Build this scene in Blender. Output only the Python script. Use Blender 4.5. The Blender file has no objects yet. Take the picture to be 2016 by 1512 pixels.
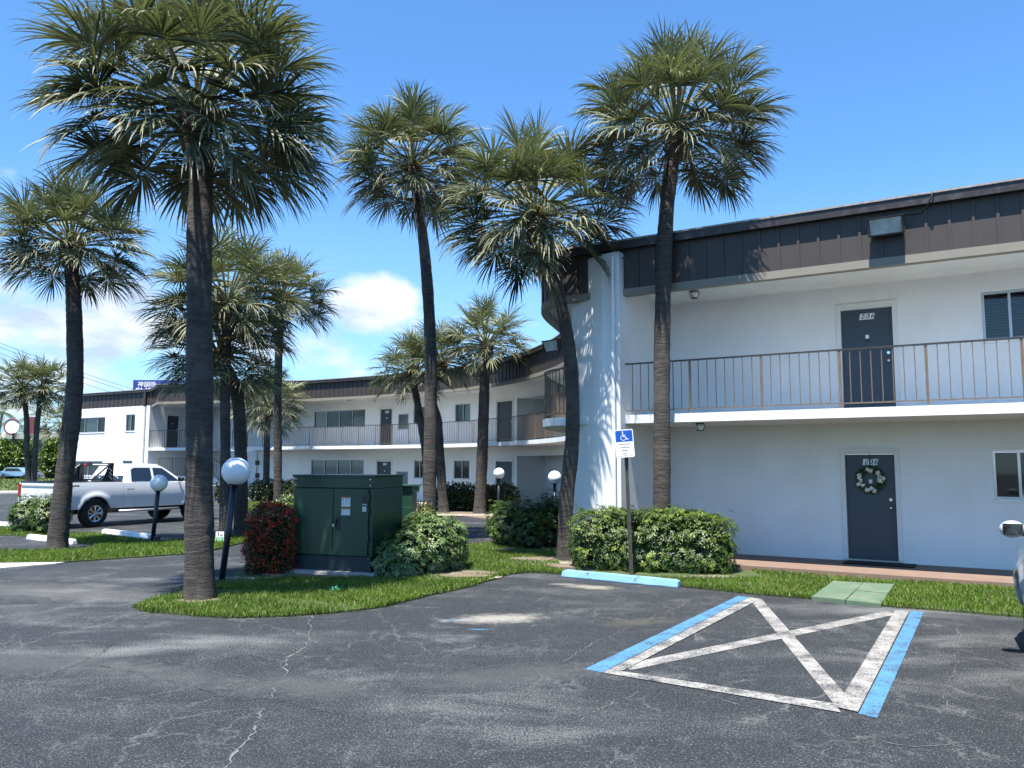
import bpy, math, random
import numpy as np
from mathutils import Vector, Matrix
from mathutils.geometry import tessellate_polygon
rad = math.radians
rng = np.random.default_rng(7)
random.seed(7)
sc = bpy.context.scene
COL = sc.collection

# ------------------------------------------------------------------ survey
# the camera of the photograph; G() turns a surveyed picture point into a spot on the ground
FPX, CX, CY, HZ, ROLL, EYE = 1600.0, 1008.0, 756.0, 917.0, 0.003, 1.85
PITCH = math.atan((HZ - CY) / FPX)
Fw = Vector((0, math.cos(PITCH), math.sin(PITCH)))
Up0 = Vector((0, -math.sin(PITCH), math.cos(PITCH)))
Rt0 = Vector((1, 0, 0))
Rt = Rt0 * math.cos(ROLL) + Up0 * math.sin(ROLL)
Up = -Rt0 * math.sin(ROLL) + Up0 * math.cos(ROLL)
CAM = Vector((0, 0, EYE))

def ray(u, v):
    return Rt * ((u - CX) / FPX) - Up * ((v - CY) / FPX) + Fw

def G(u, v, z=0.0):
    d = ray(u, v)
    return CAM + d * ((z - EYE) / d.z)

def at(u, v, Y):
    d = ray(u, v)
    return CAM + d * (Y / d.y)

cam = bpy.data.cameras.new('camera')
camo = bpy.data.objects.new('camera', cam)
COL.objects.link(camo)
m = Matrix((Rt, Up, -Fw)).transposed().to_4x4()
m.translation = CAM
camo.matrix_world = m
cam.sensor_width = 36.0
cam.lens = 36.0 * FPX / 2016.0
cam.clip_start = 0.05
cam.clip_end = 6000
sc.camera = camo

# ------------------------------------------------------------------ materials
MATS = {}
def nt(name):
    m = bpy.data.materials.new(name)
    m.use_nodes = True
    t = m.node_tree
    b = t.nodes['Principled BSDF']
    return m, t, b

def N(t, kind, **kw):
    n = t.nodes.new(kind)
    for k, v in kw.items():
        if k in ('operation', 'blend_type', 'data_type', 'noise_dimensions', 'feature', 'attribute_name', 'wave_type', 'bands_direction', 'interpolation_type', 'musgrave_type', 'layer_name', 'sky_type', 'attribute_type', 'distance'):
            setattr(n, k, v)
        else:
            n.inputs[k].default_value = v
    return n

def lk(t, a, b):
    t.links.new(a, b)

def rgb(c):
    return (c[0], c[1], c[2], 1.0)

def noise(t, vec, scale, detail=4, rough=.55):
    n = N(t, 'ShaderNodeTexNoise', Scale=scale, Detail=detail, Roughness=rough)
    lk(t, vec, n.inputs['Vector'])
    return n.outputs['Fac']

def ramp(t, fac, a, b):
    n = N(t, 'ShaderNodeMapRange')
    n.inputs['From Min'].default_value = a
    n.inputs['From Max'].default_value = b
    n.clamp = True
    lk(t, fac, n.inputs['Value'])
    return n.outputs['Result']

def mixc(t, fac, a, b, blend='MIX'):
    n = t.nodes.new('ShaderNodeMix')
    n.data_type = 'RGBA'
    n.blend_type = blend
    if isinstance(fac, (int, float)): n.inputs[0].default_value = fac
    else: lk(t, fac, n.inputs[0])
    for s, x in ((6, a), (7, b)):
        if isinstance(x, (tuple, list)): n.inputs[s].default_value = rgb(x)
        else: lk(t, x, n.inputs[s])
    return n.outputs[2]

def mth(t, op, a, b=None, c=None):
    n = t.nodes.new('ShaderNodeMath')
    n.operation = op
    for i, x in enumerate((a, b, c)):
        if x is None: continue
        if isinstance(x, (int, float)): n.inputs[i].default_value = x
        else: lk(t, x, n.inputs[i])
    return n.outputs[0]

def bump(t, b, h, strength=.3, dist=.01):
    n = t.nodes.new('ShaderNodeBump')
    n.inputs['Strength'].default_value = strength
    n.inputs['Distance'].default_value = dist
    lk(t, h, n.inputs['Height'])
    lk(t, n.outputs[0], b.inputs['Normal'])

def coords(t, scale=(1, 1, 1), rot=(0, 0, 0)):
    c = t.nodes.new('ShaderNodeTexCoord')
    mp = t.nodes.new('ShaderNodeMapping')
    mp.inputs['Scale'].default_value = scale
    mp.inputs['Rotation'].default_value = rot
    lk(t, c.outputs['Object'], mp.inputs['Vector'])
    return mp.outputs['Vector']

# paint depths as measured against the white walls
ALB = dict(white_stucco=1.22, brown_metal=.62, gutter_metal=.6, beige_trim=.68, railing_paint=.62, handrail_paint=.6, slate_door_paint=.72, cabinet_green=.72, cabinet_base=.7,
           galvanised_post=.7, terracotta_paint=.62, green_paver=.72, concrete=.8, lawn_base=.8, soil=.8, pebble=.6, blue_stop_paint=.7, sign_blue=.8, blind_slats=.7, curtain_cloth=1.2,
           crack_grit=.85, crack_dark=.6, shade_core=.6, curb_concrete=.8, palm_boot_fibre=.8, far_house_wall=.8, silver_car_paint=.8, roof_edge=.8)
WHITES = ('white_stucco', 'soffit_paint', 'slab_white', 'frame_paint', 'sign_white', 'white_paint', 'white_car_paint', 'cream_petal', 'curb_concrete', 'chrome', 'curtain_cloth')
def mat(name, col, rough=.6, metal=0, var=.15, vs=3.0, bs=0, bscale=40, dirt=None, dirt_amt=.5, dscale=1.2, spec=.5, streak=False, trans=0, coat=0):
    k_ = ALB.get(name, 1.0) * (1.0 if name in WHITES else .80); col = tuple(x * k_ for x in col)
    if dirt: dirt = tuple(x * k_ for x in dirt)
    m, t, b = nt(name)
    v = coords(t)
    b.inputs['Roughness'].default_value = rough
    b.inputs['Metallic'].default_value = metal
    b.inputs['Specular IOR Level'].default_value = spec
    if coat:
        b.inputs['Coat Weight'].default_value = coat
        b.inputs['Coat Roughness'].default_value = .05
    c = (max(0, col[0] * (1 - var)), max(0, col[1] * (1 - var)), max(0, col[2] * (1 - var)))
    d = tuple(min(1, x * (1 + var * .6)) for x in col)
    f = noise(t, v, vs, 5)
    out = mixc(t, ramp(t, f, .3, .7), c, d)
    if dirt:
        vv = coords(t, (1.6, 1.6, .18)) if streak else v
        g = noise(t, vv, dscale, 6, .65)
        out = mixc(t, mth(t, 'MULTIPLY', ramp(t, g, .5, .75), dirt_amt), out, dirt)
    lk(t, out, b.inputs['Base Color'])
    if bs:
        bump(t, b, noise(t, v, bscale, 4), bs, .01)
    if trans:
        b.inputs['Transmission Weight'].default_value = trans
    MATS[name] = m
    return m

M = {}
M['stucco'] = mat('white_stucco', (.63, .64, .635), .85, var=.05, vs=1.5, bs=.35, bscale=60, dirt=(.50, .50, .46), dirt_amt=.3, dscale=.9, streak=True)
M['soffit'] = mat('soffit_paint', (.68, .67, .61), .8, var=.05, bs=.15, bscale=30, dirt=(.5, .47, .4), dirt_amt=.4)
M['slabw'] = mat('slab_white', (.76, .76, .75), .8, var=.06, bs=.2, dirt=(.45, .42, .37), dirt_amt=.5, dscale=2.5)
M['brown'] = mat('brown_metal', (.085, .068, .060), .55, var=.12, vs=2, dirt=(.07, .06, .055), dirt_amt=.4, dscale=2, streak=True)
M['gutter'] = mat('gutter_metal', (.045, .033, .031), .45, var=.2, vs=4, dirt=(.25, .24, .23), dirt_amt=.4, dscale=6)
M['gravelroof'] = mat('roof_edge', (.45, .43, .41), .9, var=.3, vs=12, bs=.5)
M['beige'] = mat('beige_trim', (.40, .37, .30), .75, var=.08, dirt=(.33, .26, .17), dirt_amt=.5, dscale=3)
M['rail'] = mat('railing_paint', (.30, .215, .145), .5, var=.15, vs=8, dirt=(.2, .12, .07), dirt_amt=.4, dscale=9)
M['railtop'] = mat('handrail_paint', (.09, .065, .055), .4, var=.2, vs=6)
M['door'] = mat('slate_door_paint', (.058, .086, .118), .45, var=.06, vs=2, bs=.05)
M['frame'] = mat('frame_paint', (.70, .70, .67), .55, var=.06, vs=5)
M['alu'] = mat('aluminium', (.55, .56, .57), .35, metal=.7, var=.06)
M['chrome'] = mat('chrome', (.7, .7, .7), .15, metal=1, var=.03)
M['blind'] = mat('blind_slats', (.42, .43, .42), .7, var=.06)
M['curtain'] = mat('curtain_cloth', (.50, .50, .46), .9, var=.1, vs=9)
M['room'] = mat('room_shade', (.03, .03, .032), .8)  # near-black, standing for the shade of unlit rooms
M['black'] = mat('black_paint', (.018, .019, .022), .4, var=.2)
M['navypole'] = mat('lamp_pole_paint', (.017, .02, .035), .35, var=.2)
M['rubber'] = mat('rubber', (.02, .02, .02), .85, var=.2, bs=.4, bscale=80)
M['white'] = mat('white_paint', (.78, .78, .76), .6, var=.05, dirt=(.4, .38, .34), dirt_amt=.5, dscale=4, bs=.2)
M['plainw'] = mat('sign_white', (.8, .8, .8), .45, var=.02)
M['signblue'] = mat('sign_blue', (.01, .12, .62), .4, var=.05)
M['signblack'] = mat('sign_black', (.03, .03, .03), .5)
M['orange'] = mat('label_orange', (.62, .24, .05), .5)
M['red'] = mat('red_plastic', (.42, .03, .03), .3)
M['billblue'] = mat('billboard_blue', (.03, .05, .30), .5)
M['green'] = mat('cabinet_green', (.022, .084, .046), .33, var=.12, vs=2, dirt=(.045, .115, .065), dirt_amt=.6, dscale=1.5, streak=True)
M['greenbase'] = mat('cabinet_base', (.02, .042, .055), .5, var=.2)
M['signgreen'] = mat('sign_green', (.10, .5, .13), .5)
M['concrete'] = mat('concrete', (.47, .45, .41), .9, var=.15, vs=5, bs=.4, dirt=(.25, .23, .2), dirt_amt=.6, dscale=3)
M['curb'] = mat('curb_concrete', (.55, .53, .48), .9, var=.12, vs=5, bs=.3)
M['terra'] = mat('terracotta_paint', (.38, .25, .185), .8, var=.12, vs=3, bs=.2, dirt=(.25, .17, .13), dirt_amt=.5, dscale=2.5)
M['paver'] = mat('green_paver', (.15, .235, .145), .85, var=.15, vs=3, bs=.3, dirt=(.36, .35, .25), dirt_amt=.65, dscale=2.2)
M['post'] = mat('galvanised_post', (.17, .15, .125), .6, metal=.3, var=.35, vs=14, bs=.3)
M['soil'] = mat('soil', (.26, .205, .14), .95, var=.3, vs=8, bs=.6, dirt=(.14, .11, .07), dirt_amt=.7, dscale=4)
M['lawnbase'] = mat('lawn_base', (.075, .115, .028), .95, var=.35, vs=7, bs=.8, bscale=30, dirt=(.17, .14, .07), dirt_amt=.45, dscale=2.3)
M['stone'] = mat('pebble', (.52, .46, .38), .85, var=.25, vs=9, bs=.2)
M['twig'] = mat('twig_bark', (.10, .08, .06), .9, var=.2, vs=20)
M['shadecore'] = mat('shade_core', (.015, .022, .008), .9, var=.3, vs=14, bs=.6)  # near-black green: shade between the inner leaves put into the colour
M['carwhite'] = mat('white_car_paint', (.72, .74, .76), .25, var=.015, coat=.8)
M['carsilver'] = mat('silver_car_paint', (.62, .64, .66), .25, metal=.1, var=.02, coat=.9)
M['dead'] = mat('dead_frond', (.30, .22, .13), .85, var=.3, vs=6)
M['fibre'] = mat('palm_boot_fibre', (.17, .095, .05), .95, var=.4, vs=18, bs=.7, bscale=30)
M['farwall'] = mat('far_house_wall', (.62, .63, .62), .85, var=.05)
M['fargreen'] = mat('far_green_trim', (.10, .28, .18), .6)
M['maroon'] = mat('far_maroon', (.20, .04, .06), .6)
M['wire'] = mat('wire', (.03, .03, .035), .6)
M['mat_black'] = mat('doormat', (.012, .012, .014), .95)
M['litter'] = mat('green_plastic', (.08, .45, .25), .4, trans=.2)
M['flower'] = mat('cream_petal', (.72, .70, .60), .7, var=.08, vs=30)
M['darkred'] = mat('dark_taillight', (.30, .015, .02), .2)

def glass_mat(name, col, rough=.04):
    m, t, b = nt(name)
    b.inputs['Base Color'].default_value = rgb(col)
    b.inputs['Roughness'].default_value = rough
    b.inputs['Specular IOR Level'].default_value = .9
    b.inputs['Coat Weight'].default_value = .6
    b.inputs['Coat Roughness'].default_value = .03
    v = coords(t)
    bump(t, b, noise(t, v, 1.3, 2), .12, .03)
    return m
M['glass'] = glass_mat('window_glass', (.022, .028, .034))
M['carglass'] = glass_mat('car_glass', (.010, .013, .016))

def clear_glass(name):
    m, t, b = nt(name)
    tr = t.nodes.new('ShaderNodeBsdfTransparent'); tr.inputs[0].default_value = (.75, .8, .8, 1)
    gl = t.nodes.new('ShaderNodeBsdfGlossy'); gl.inputs['Roughness'].default_value = .03
    fr = t.nodes.new('ShaderNodeFresnel'); fr.inputs[0].default_value = 1.5
    mx = t.nodes.new('ShaderNodeMixShader')
    f = mth(t, 'ADD', mth(t, 'MULTIPLY', fr.outputs[0], .9), .03)
    lk(t, f, mx.inputs[0]); lk(t, tr.outputs[0], mx.inputs[1]); lk(t, gl.outputs[0], mx.inputs[2])
    lk(t, mx.outputs[0], t.nodes['Material Output'].inputs[0])
    return m
M['pane'] = clear_glass('clear_pane')
M['lens'] = mat('frosted_lens', (.48, .54, .54), .12, var=.25, vs=5, dirt=(.7, .7, .66), dirt_amt=.8, dscale=4)

def globe_mat():
    m, t, b = nt('opal_globe')
    b.inputs['Base Color'].default_value = (.80, .82, .84, 1)
    b.inputs['Roughness'].default_value = .3
    b.inputs['Specular IOR Level'].default_value = .35
    b.inputs['Subsurface Weight'].default_value = .0
    b.inputs['Subsurface Radius'].default_value = (.1, .1, .1)
    v = coords(t)
    g = noise(t, v, 5, 5)
    lk(t, mixc(t, ramp(t, g, .45, .8), (.82, .84, .86), (.68, .69, .68)), b.inputs['Base Color'])
    return m
M['globe'] = globe_mat()

def leaf_mat(name, lo, hi, rough=.42, tr=.25, warm=(.30, .27, .10), warm_amt=.0, spec=.5):
    m, t, b = nt(name)
    a = t.nodes.new('ShaderNodeAttribute'); a.attribute_name = 'tint'
    sep = t.nodes.new('ShaderNodeSeparateColor'); lk(t, a.outputs['Color'], sep.inputs[0])
    c = mixc(t, sep.outputs[0], lo, hi)
    c = mixc(t, sep.outputs[1], c, warm)
    c = mixc(t, 1.0, c, (.84, .84, .84), 'MULTIPLY')
    b.inputs['Roughness'].default_value = rough
    b.inputs['Specular IOR Level'].default_value = spec
    lk(t, c, b.inputs['Base Color'])
    tl = t.nodes.new('ShaderNodeBsdfTranslucent')
    c2 = mixc(t, 1.0, c, (1.15, 1.3, .65), 'MULTIPLY')
    lk(t, c2, tl.inputs[0])
    mx = t.nodes.new('ShaderNodeMixShader'); mx.inputs[0].default_value = tr
    lk(t, b.outputs[0], mx.inputs[1]); lk(t, tl.outputs[0], mx.inputs[2])
    lk(t, mx.outputs[0], t.nodes['Material Output'].inputs[0])
    return m
M['palmleaf'] = leaf_mat('palm_leaflet', (.024, .040, .018), (.33, .345, .185), .55, .12, warm=(.36, .32, .20), spec=.4)
M['hedgeleaf'] = leaf_mat('glossy_leaf', (.018, .045, .008), (.125, .20, .022), .45, .25, warm=(.28, .33, .04))
M['scheff'] = leaf_mat('schefflera_leaf', (.045, .095, .028), (.24, .33, .11), .35, .2, warm=(.38, .40, .20))
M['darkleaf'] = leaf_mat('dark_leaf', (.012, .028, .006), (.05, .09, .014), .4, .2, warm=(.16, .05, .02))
M['ixora'] = leaf_mat('ixora_petal', (.70, .015, .010), (.95, .05, .02), .6, .2, warm=(.7, .2, .08))
M['croton'] = leaf_mat('croton_leaf', (.12, .05, .015), (.16, .22, .03), .4, .2)
M['grass'] = leaf_mat('grass_blade', (.060, .120, .014), (.17, .265, .035), .5, .3, warm=(.34, .28, .12), spec=.3)
M['coco'] = leaf_mat('feather_leaflet', (.05, .10, .02), (.14, .22, .04), .4, .2)

def bark_mat():
    m, t, b = nt('palm_bark')
    v = coords(t, (1, 1, 1)); v2 = coords(t, (1.4, 1.4, 11)); v3 = coords(t, (6, 6, .7))
    wn = N(t, 'ShaderNodeTexNoise', Scale=1.7, Detail=4); lk(t, v, wn.inputs['Vector'])
    wa = t.nodes.new('ShaderNodeVectorMath'); wa.operation = 'MULTIPLY_ADD'; lk(t, wn.outputs['Color'], wa.inputs[0]); wa.inputs[1].default_value = (.6, .6, 2.2); lk(t, v2, wa.inputs[2])
    rings = noise(t, wa.outputs[0], 2.0, 6, .75)
    fine = noise(t, v, 26, 6, .7)
    crk = noise(t, v3, 2.6, 5, .7)
    blo = noise(t, v, 1.1, 4, .6)
    c = mixc(t, ramp(t, rings, .35, .65), (.024, .020, .018), (.078, .067, .058))
    c = mixc(t, mth(t, 'MULTIPLY', ramp(t, blo, .5, .75), .6), c, (.17, .15, .13))
    c = mixc(t, mth(t, 'MULTIPLY', ramp(t, crk, .56, .70), .75), c, (.028, .023, .020))
    c = mixc(t, mth(t, 'MULTIPLY', ramp(t, fine, .55, .8), .4), c, (.22, .19, .16))
    lk(t, c, b.inputs['Base Color'])
    b.inputs['Roughness'].default_value = .9
    h = mth(t, 'ADD', mth(t, 'MULTIPLY', rings, 1.2), mth(t, 'ADD', mth(t, 'MULTIPLY', fine, .35), mth(t, 'MULTIPLY', crk, -.8)))
    bump(t, b, h, .9, .035)
    return m
M['bark'] = bark_mat()

def asphalt_mat():
    m, t, b = nt('worn_asphalt')
    v = coords(t)
    nz = N(t, 'ShaderNodeTexNoise', Scale=.35, Detail=3); lk(t, v, nz.inputs['Vector'])
    wv = t.nodes.new('ShaderNodeVectorMath'); wv.operation = 'MULTIPLY_ADD'
    lk(t, nz.outputs['Color'], wv.inputs[0]); wv.inputs[1].default_value = (1.3, 1.3, 0); lk(t, v, wv.inputs[2])
    w = wv.outputs[0]
    # sweeping tyre wear: stretched along the driveway
    mp = t.nodes.new('ShaderNodeMapping'); mp.inputs['Rotation'].default_value = (0, 0, rad(22)); mp.inputs['Scale'].default_value = (.34, 1.0, 1)
    lk(t, w, mp.inputs['Vector'])
    wear = noise(t, mp.outputs[0], 1.0, 6, .62)
    wear2 = noise(t, v, .28, 5, .6)
    speck = noise(t, v, 58, 2, .8)
    speck2 = noise(t, v, 120, 2, .8)
    mid = noise(t, v, 9, 5, .7)
    base = mixc(t, ramp(t, mid, .3, .7), (.0105, .0130, .0165), (.021, .0245, .0295))
    blot = noise(t, v, .75, 7, .72)
    wm = mth(t, 'MULTIPLY', ramp(t, wear, .48, .70), ramp(t, wear2, .40, .62))
    wm = mth(t, 'MAXIMUM', wm, mth(t, 'MULTIPLY', ramp(t, blot, .55, .73), .8))
    far_ = mth(t, 'MULTIPLY', wm, .20)
    base = mixc(t, mth(t, 'MULTIPLY', wm, .30), base, (.115, .115, .112))
    base = mixc(t, mth(t, 'MULTIPLY', ramp(t, mth(t, 'ADD', speck, far_), .585, .665), .75), base, (.215, .21, .20))
    base = mixc(t, mth(t, 'MULTIPLY', ramp(t, mth(t, 'ADD', speck2, mth(t, 'MULTIPLY', wm, .13)), .60, .67), .7), base, (.20, .20, .195))
    pit = mth(t, 'MULTIPLY', ramp(t, mth(t, 'SUBTRACT', 1.0, speck), .58, .70), .6)
    base = mixc(t, pit, base, (.007, .008, .0095))
    # hairline cracks
    mp2 = t.nodes.new('ShaderNodeMapping'); mp2.inputs['Scale'].default_value = (1, .8, 1); lk(t, w, mp2.inputs['Vector'])
    nn = N(t, 'ShaderNodeTexNoise', Scale=2.6, Detail=6, Roughness=.7); lk(t, v, nn.inputs['Vector'])
    ad = t.nodes.new('ShaderNodeVectorMath'); ad.operation = 'MULTIPLY_ADD'
    lk(t, nn.outputs['Color'], ad.inputs[0]); ad.inputs[1].default_value = (.55, .55, 0); lk(t, mp2.outputs[0], ad.inputs[2])
    for sc_, th, amt, col in ((.42, .0085, .8, (.14, .14, .136)), (1.35, .0085, .65, (.125, .125, .12)), (3.1, .007, .4, (.11, .11, .107))):
        vo = N(t, 'ShaderNodeTexVoronoi', feature='DISTANCE_TO_EDGE', Scale=sc_)
        lk(t, ad.outputs[0], vo.inputs['Vector'])
        cr = ramp(t, vo.outputs['Distance'], th * sc_ * 1.1, th * sc_ * .3)
        brk = ramp(t, noise(t, v, 1.1, 4), .44, .58)
        base = mixc(t, mth(t, 'MULTIPLY', mth(t, 'MULTIPLY', cr, brk), amt), base, col)
    # sandy stains of their own shape
    for (px, py, rx, ry, col, amt, an) in STAINS:
        mp3 = t.nodes.new('ShaderNodeMapping'); mp3.vector_type = 'TEXTURE'
        mp3.inputs['Location'].default_value = (px, py, 0); mp3.inputs['Scale'].default_value = (rx, ry, 1); mp3.inputs['Rotation'].default_value = (0, 0, an)
        lk(t, v, mp3.inputs['Vector'])
        ln = t.nodes.new('ShaderNodeVectorMath'); ln.operation = 'LENGTH'; lk(t, mp3.outputs[0], ln.inputs[0])
        d = mth(t, 'ADD', ln.outputs['Value'], mth(t, 'MULTIPLY', mth(t, 'SUBTRACT', noise(t, v, 4, 6, .75), .5), 2.2))
        base = mixc(t, mth(t, 'MULTIPLY', ramp(t, d, 1.15, .35), amt), base, col)
    base = mixc(t, 1.0, base, (.76, .79, .80), 'MULTIPLY')
    lk(t, base, b.inputs['Base Color'])
    b.inputs['Roughness'].default_value = .8
    b.inputs['Specular IOR Level'].default_value = .35
    bump(t, b, mth(t, 'ADD', speck, mth(t, 'MULTIPLY', speck2, .5)), .55, .006)
    return m
_s1, _s2, _s3, _s4, _s5 = G(975, 1218), G(1165, 1156), G(1500, 1215), G(115, 1165), G(330, 1330)
STAINS = [(G(900, 1221).x, G(900, 1221).y, .20, .055, (.08, .22, .36), .8, .2), (G(944, 1239).x, G(944, 1239).y, .15, .04, (.08, .22, .36), .75, 0), (_s1.x, _s1.y, .62, .30, (.33, .30, .255), .85, .2), (_s2.x, _s2.y, .45, .22, (.31, .28, .22), .8, -.3), (G(1110, 1150).x, G(1110, 1150).y, .25, .1, (.3, .27, .22), .7, 0), (_s4.x, _s4.y, 2.6, .7, (.16, .152, .135), .35, -.3), (_s5.x, _s5.y, 1.0, .35, (.15, .145, .135), .22, -.45),
          (G(1000, 1330).x, G(1000, 1330).y, 1.0, 0.4, (.09, .09, .088), .4, .4), (G(1250, 1225).x, G(1250, 1225).y, .5, .25, (.09, .08, .06), .6, .4), (G(40, 1300).x, G(40, 1300).y, 1.4, .5, (.15, .145, .135), .25, -.2), (G(600, 1350).x, G(600, 1350).y, .8, .4, (.15, .145, .135), .25, -.3)]
M['asphalt'] = asphalt_mat()

def paint_mat(name, col, wearlo, wearhi):
    m, t, b = nt(name)
    v = coords(t)
    a = noise(t, v, 55, 4, .8); c = noise(t, v, 3.5, 5, .7)
    d = mth(t, 'ADD', mth(t, 'MULTIPLY', a, .55), mth(t, 'MULTIPLY', c, .45))
    vn = noise(t, v, 6, 6, .7)
    crack = ramp(t, mth(t, 'ABSOLUTE', mth(t, 'SUBTRACT', vn, .5)), .006, .001)
    k = ramp(t, d, wearlo, wearhi)
    out = mixc(t, k, (.03, .031, .033), col)
    out = mixc(t, mth(t, 'MULTIPLY', crack, .6), out, (.08, .08, .08))
    lk(t, out, b.inputs['Base Color'])
    b.inputs['Roughness'].default_value = .75
    bump(t, b, a, .3, .004)
    return m
M['linewhite'] = paint_mat('white_line_paint', (.29, .28, .26), .42, .55)
M['lineblue'] = paint_mat('blue_line_paint', (.055, .185, .33), .40, .52)
M['stopblue'] = None
def stopblue():
    m, t, b = nt('blue_stop_paint')
    v = coords(t)
    k = ramp(t, noise(t, v, 5.0, 5, .7), .60, .68)
    c = mixc(t, k, (.15, .31, .45), (.08, .08, .09))
    c = mixc(t, mth(t, 'MULTIPLY', ramp(t, noise(t, v, 3, 4), .5, .8), .4), c, (.28, .48, .60))
    lk(t, c, b.inputs['Base Color']); b.inputs['Roughness'].default_value = .75
    bump(t, b, noise(t, v, 60, 4), .3, .006)
    return m
M['stopblue'] = stopblue()

# ------------------------------------------------------------------ helpers
def tag(o, label=None, cat=None, group=None, kind=None):
    if label: o['label'] = label
    if cat: o['category'] = cat
    if group: o['group'] = group
    if kind: o['kind'] = kind
    return o

def thing(name, loc, label, cat, group=None, rz=0.0):
    o = bpy.data.objects.new(name, None)
    COL.objects.link(o)
    o.location = loc
    o.rotation_euler = (0, 0, rz)
    o.empty_display_size = .2
    return tag(o, label, cat, group)

def rootof(o):
    while o.parent: o = o.parent
    return o

def link(name, me, mats, parent=None, local=False):
    for mm in (mats if isinstance(mats, (list, tuple)) else [mats]):
        me.materials.append(mm)
    o = bpy.data.objects.new(name, me)
    COL.objects.link(o)
    if parent is not None:
        o.parent = parent
        if not local:
            r = rootof(parent)
            mw = Matrix.LocRotScale(r.location, r.rotation_euler, r.scale)
            me.transform(mw.inverted())
    return o

class MB:
    def __init__(s):
        s.v = []; s.f = []; s.mi = []
        s.cur = 0
    def add(s, vs, fs):
        o = len(s.v)
        s.v.extend([tuple(p) for p in vs])
        for f in fs:
            s.f.append([i + o for i in f]); s.mi.append(s.cur)
        return s
    def box(s, c, size, mtx=None):
        x, y, z = size[0] / 2, size[1] / 2, size[2] / 2
        P = [Vector((a, b, d)) for a in (-x, x) for b in (-y, y) for d in (-z, z)]
        if mtx is not None: P = [mtx @ p for p in P]
        c = Vector(c)
        P = [p + c for p in P]
        return s.add(P, [(0, 1, 3, 2), (4, 6, 7, 5), (0, 4, 5, 1), (2, 3, 7, 6), (0, 2, 6, 4), (1, 5, 7, 3)])
    def obox(s, a, b, w, z0, z1):
        # box along a 2D segment, width w
        a = Vector((a[0], a[1])); b = Vector((b[0], b[1]))
        d = (b - a).normalized(); n = Vector((-d.y, d.x)) * (w / 2)
        q = [a - n, b - n, b + n, a + n]
        return s.prism([(p.x, p.y) for p in q], z0, z1)
    def prism(s, poly, z0, z1):
        n = len(poly)
        vs = [(p[0], p[1], z0) for p in poly] + [(p[0], p[1], z1) for p in poly]
        tri = tessellate_polygon([[Vector((p[0], p[1], 0)) for p in poly]])
        area = sum(poly[i][0] * poly[(i + 1) % n][1] - poly[(i + 1) % n][0] * poly[i][1] for i in range(n))
        fs = []
        for t in tri:
            a, b, c = [Vector((poly[i][0], poly[i][1])) for i in t]
            cr = (b - a).cross(c - a)
            t = tuple(t) if cr > 0 else tuple(reversed(t))
            fs.append(tuple(i + n for i in t)); fs.append(tuple(reversed(t)))
        for i in range(n):
            j = (i + 1) % n
            fs.append((i, j, j + n, i + n) if area > 0 else (j, i, i + n, j + n))
        return s.add(vs, fs)
    def tube(s, pts, rr, n=8, cap=True):
        pts = [Vector(p) for p in pts]
        if isinstance(rr, (int, float)): rr = [rr] * len(pts)
        rings = []
        prev = None
        for i, p in enumerate(pts):
            d = (pts[min(i + 1, len(pts) - 1)] - pts[max(i - 1, 0)]).normalized()
            a = prev if prev is not None else (Vector((1, 0, 0)) if abs(d.x) < .9 else Vector((0, 1, 0)))
            x = (a - d * a.dot(d)).normalized(); prev = x
            y = d.cross(x)
            rings.append([p + (x * math.cos(2 * math.pi * k / n) + y * math.sin(2 * math.pi * k / n)) * rr[i] for k in range(n)])
        vs = [q for r in rings for q in r]
        fs = []
        for i in range(len(pts) - 1):
            for k in range(n):
                k2 = (k + 1) % n
                fs.append((i * n + k, i * n + k2, (i + 1) * n + k2, (i + 1) * n + k))
        if cap:
            fs.append(tuple(reversed(range(n)))); fs.append(tuple((len(pts) - 1) * n + k for k in range(n)))
        return s.add(vs, fs)
    def sphere(s, c, r, nu=20, nv=12, sz=1.0):
        c = Vector(c)
        vs = []; fs = []
        for j in range(nv + 1):
            th = math.pi * j / nv
            for i in range(nu):
                ph = 2 * math.pi * i / nu
                vs.append(c + Vector((r * math.sin(th) * math.cos(ph), r * math.sin(th) * math.sin(ph), r * sz * math.cos(th))))
        for j in range(nv):
            for i in range(nu):
                i2 = (i + 1) % nu
                fs.append((j * nu + i, (j + 1) * nu + i, (j + 1) * nu + i2, j * nu + i2))
        return s.add(vs, fs)
    def build(s, name, mats, parent=None, smooth=False, bevel=0, local=False):
        me = bpy.data.meshes.new(name)
        me.from_pydata(s.v, [], s.f)
        me.polygons.foreach_set('material_index', s.mi)
        if smooth: me.polygons.foreach_set('use_smooth', [True] * len(me.polygons))
        me.update()
        o = link(name, me, mats, parent, local)
        if bevel:
            md = o.modifiers.new('bevel', 'BEVEL'); md.width = bevel; md.segments = 2; md.limit_method = 'ANGLE'
        if smooth == 'auto':
            md = o.modifiers.new('wn', 'WEIGHTED_NORMAL')
        return o

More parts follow.
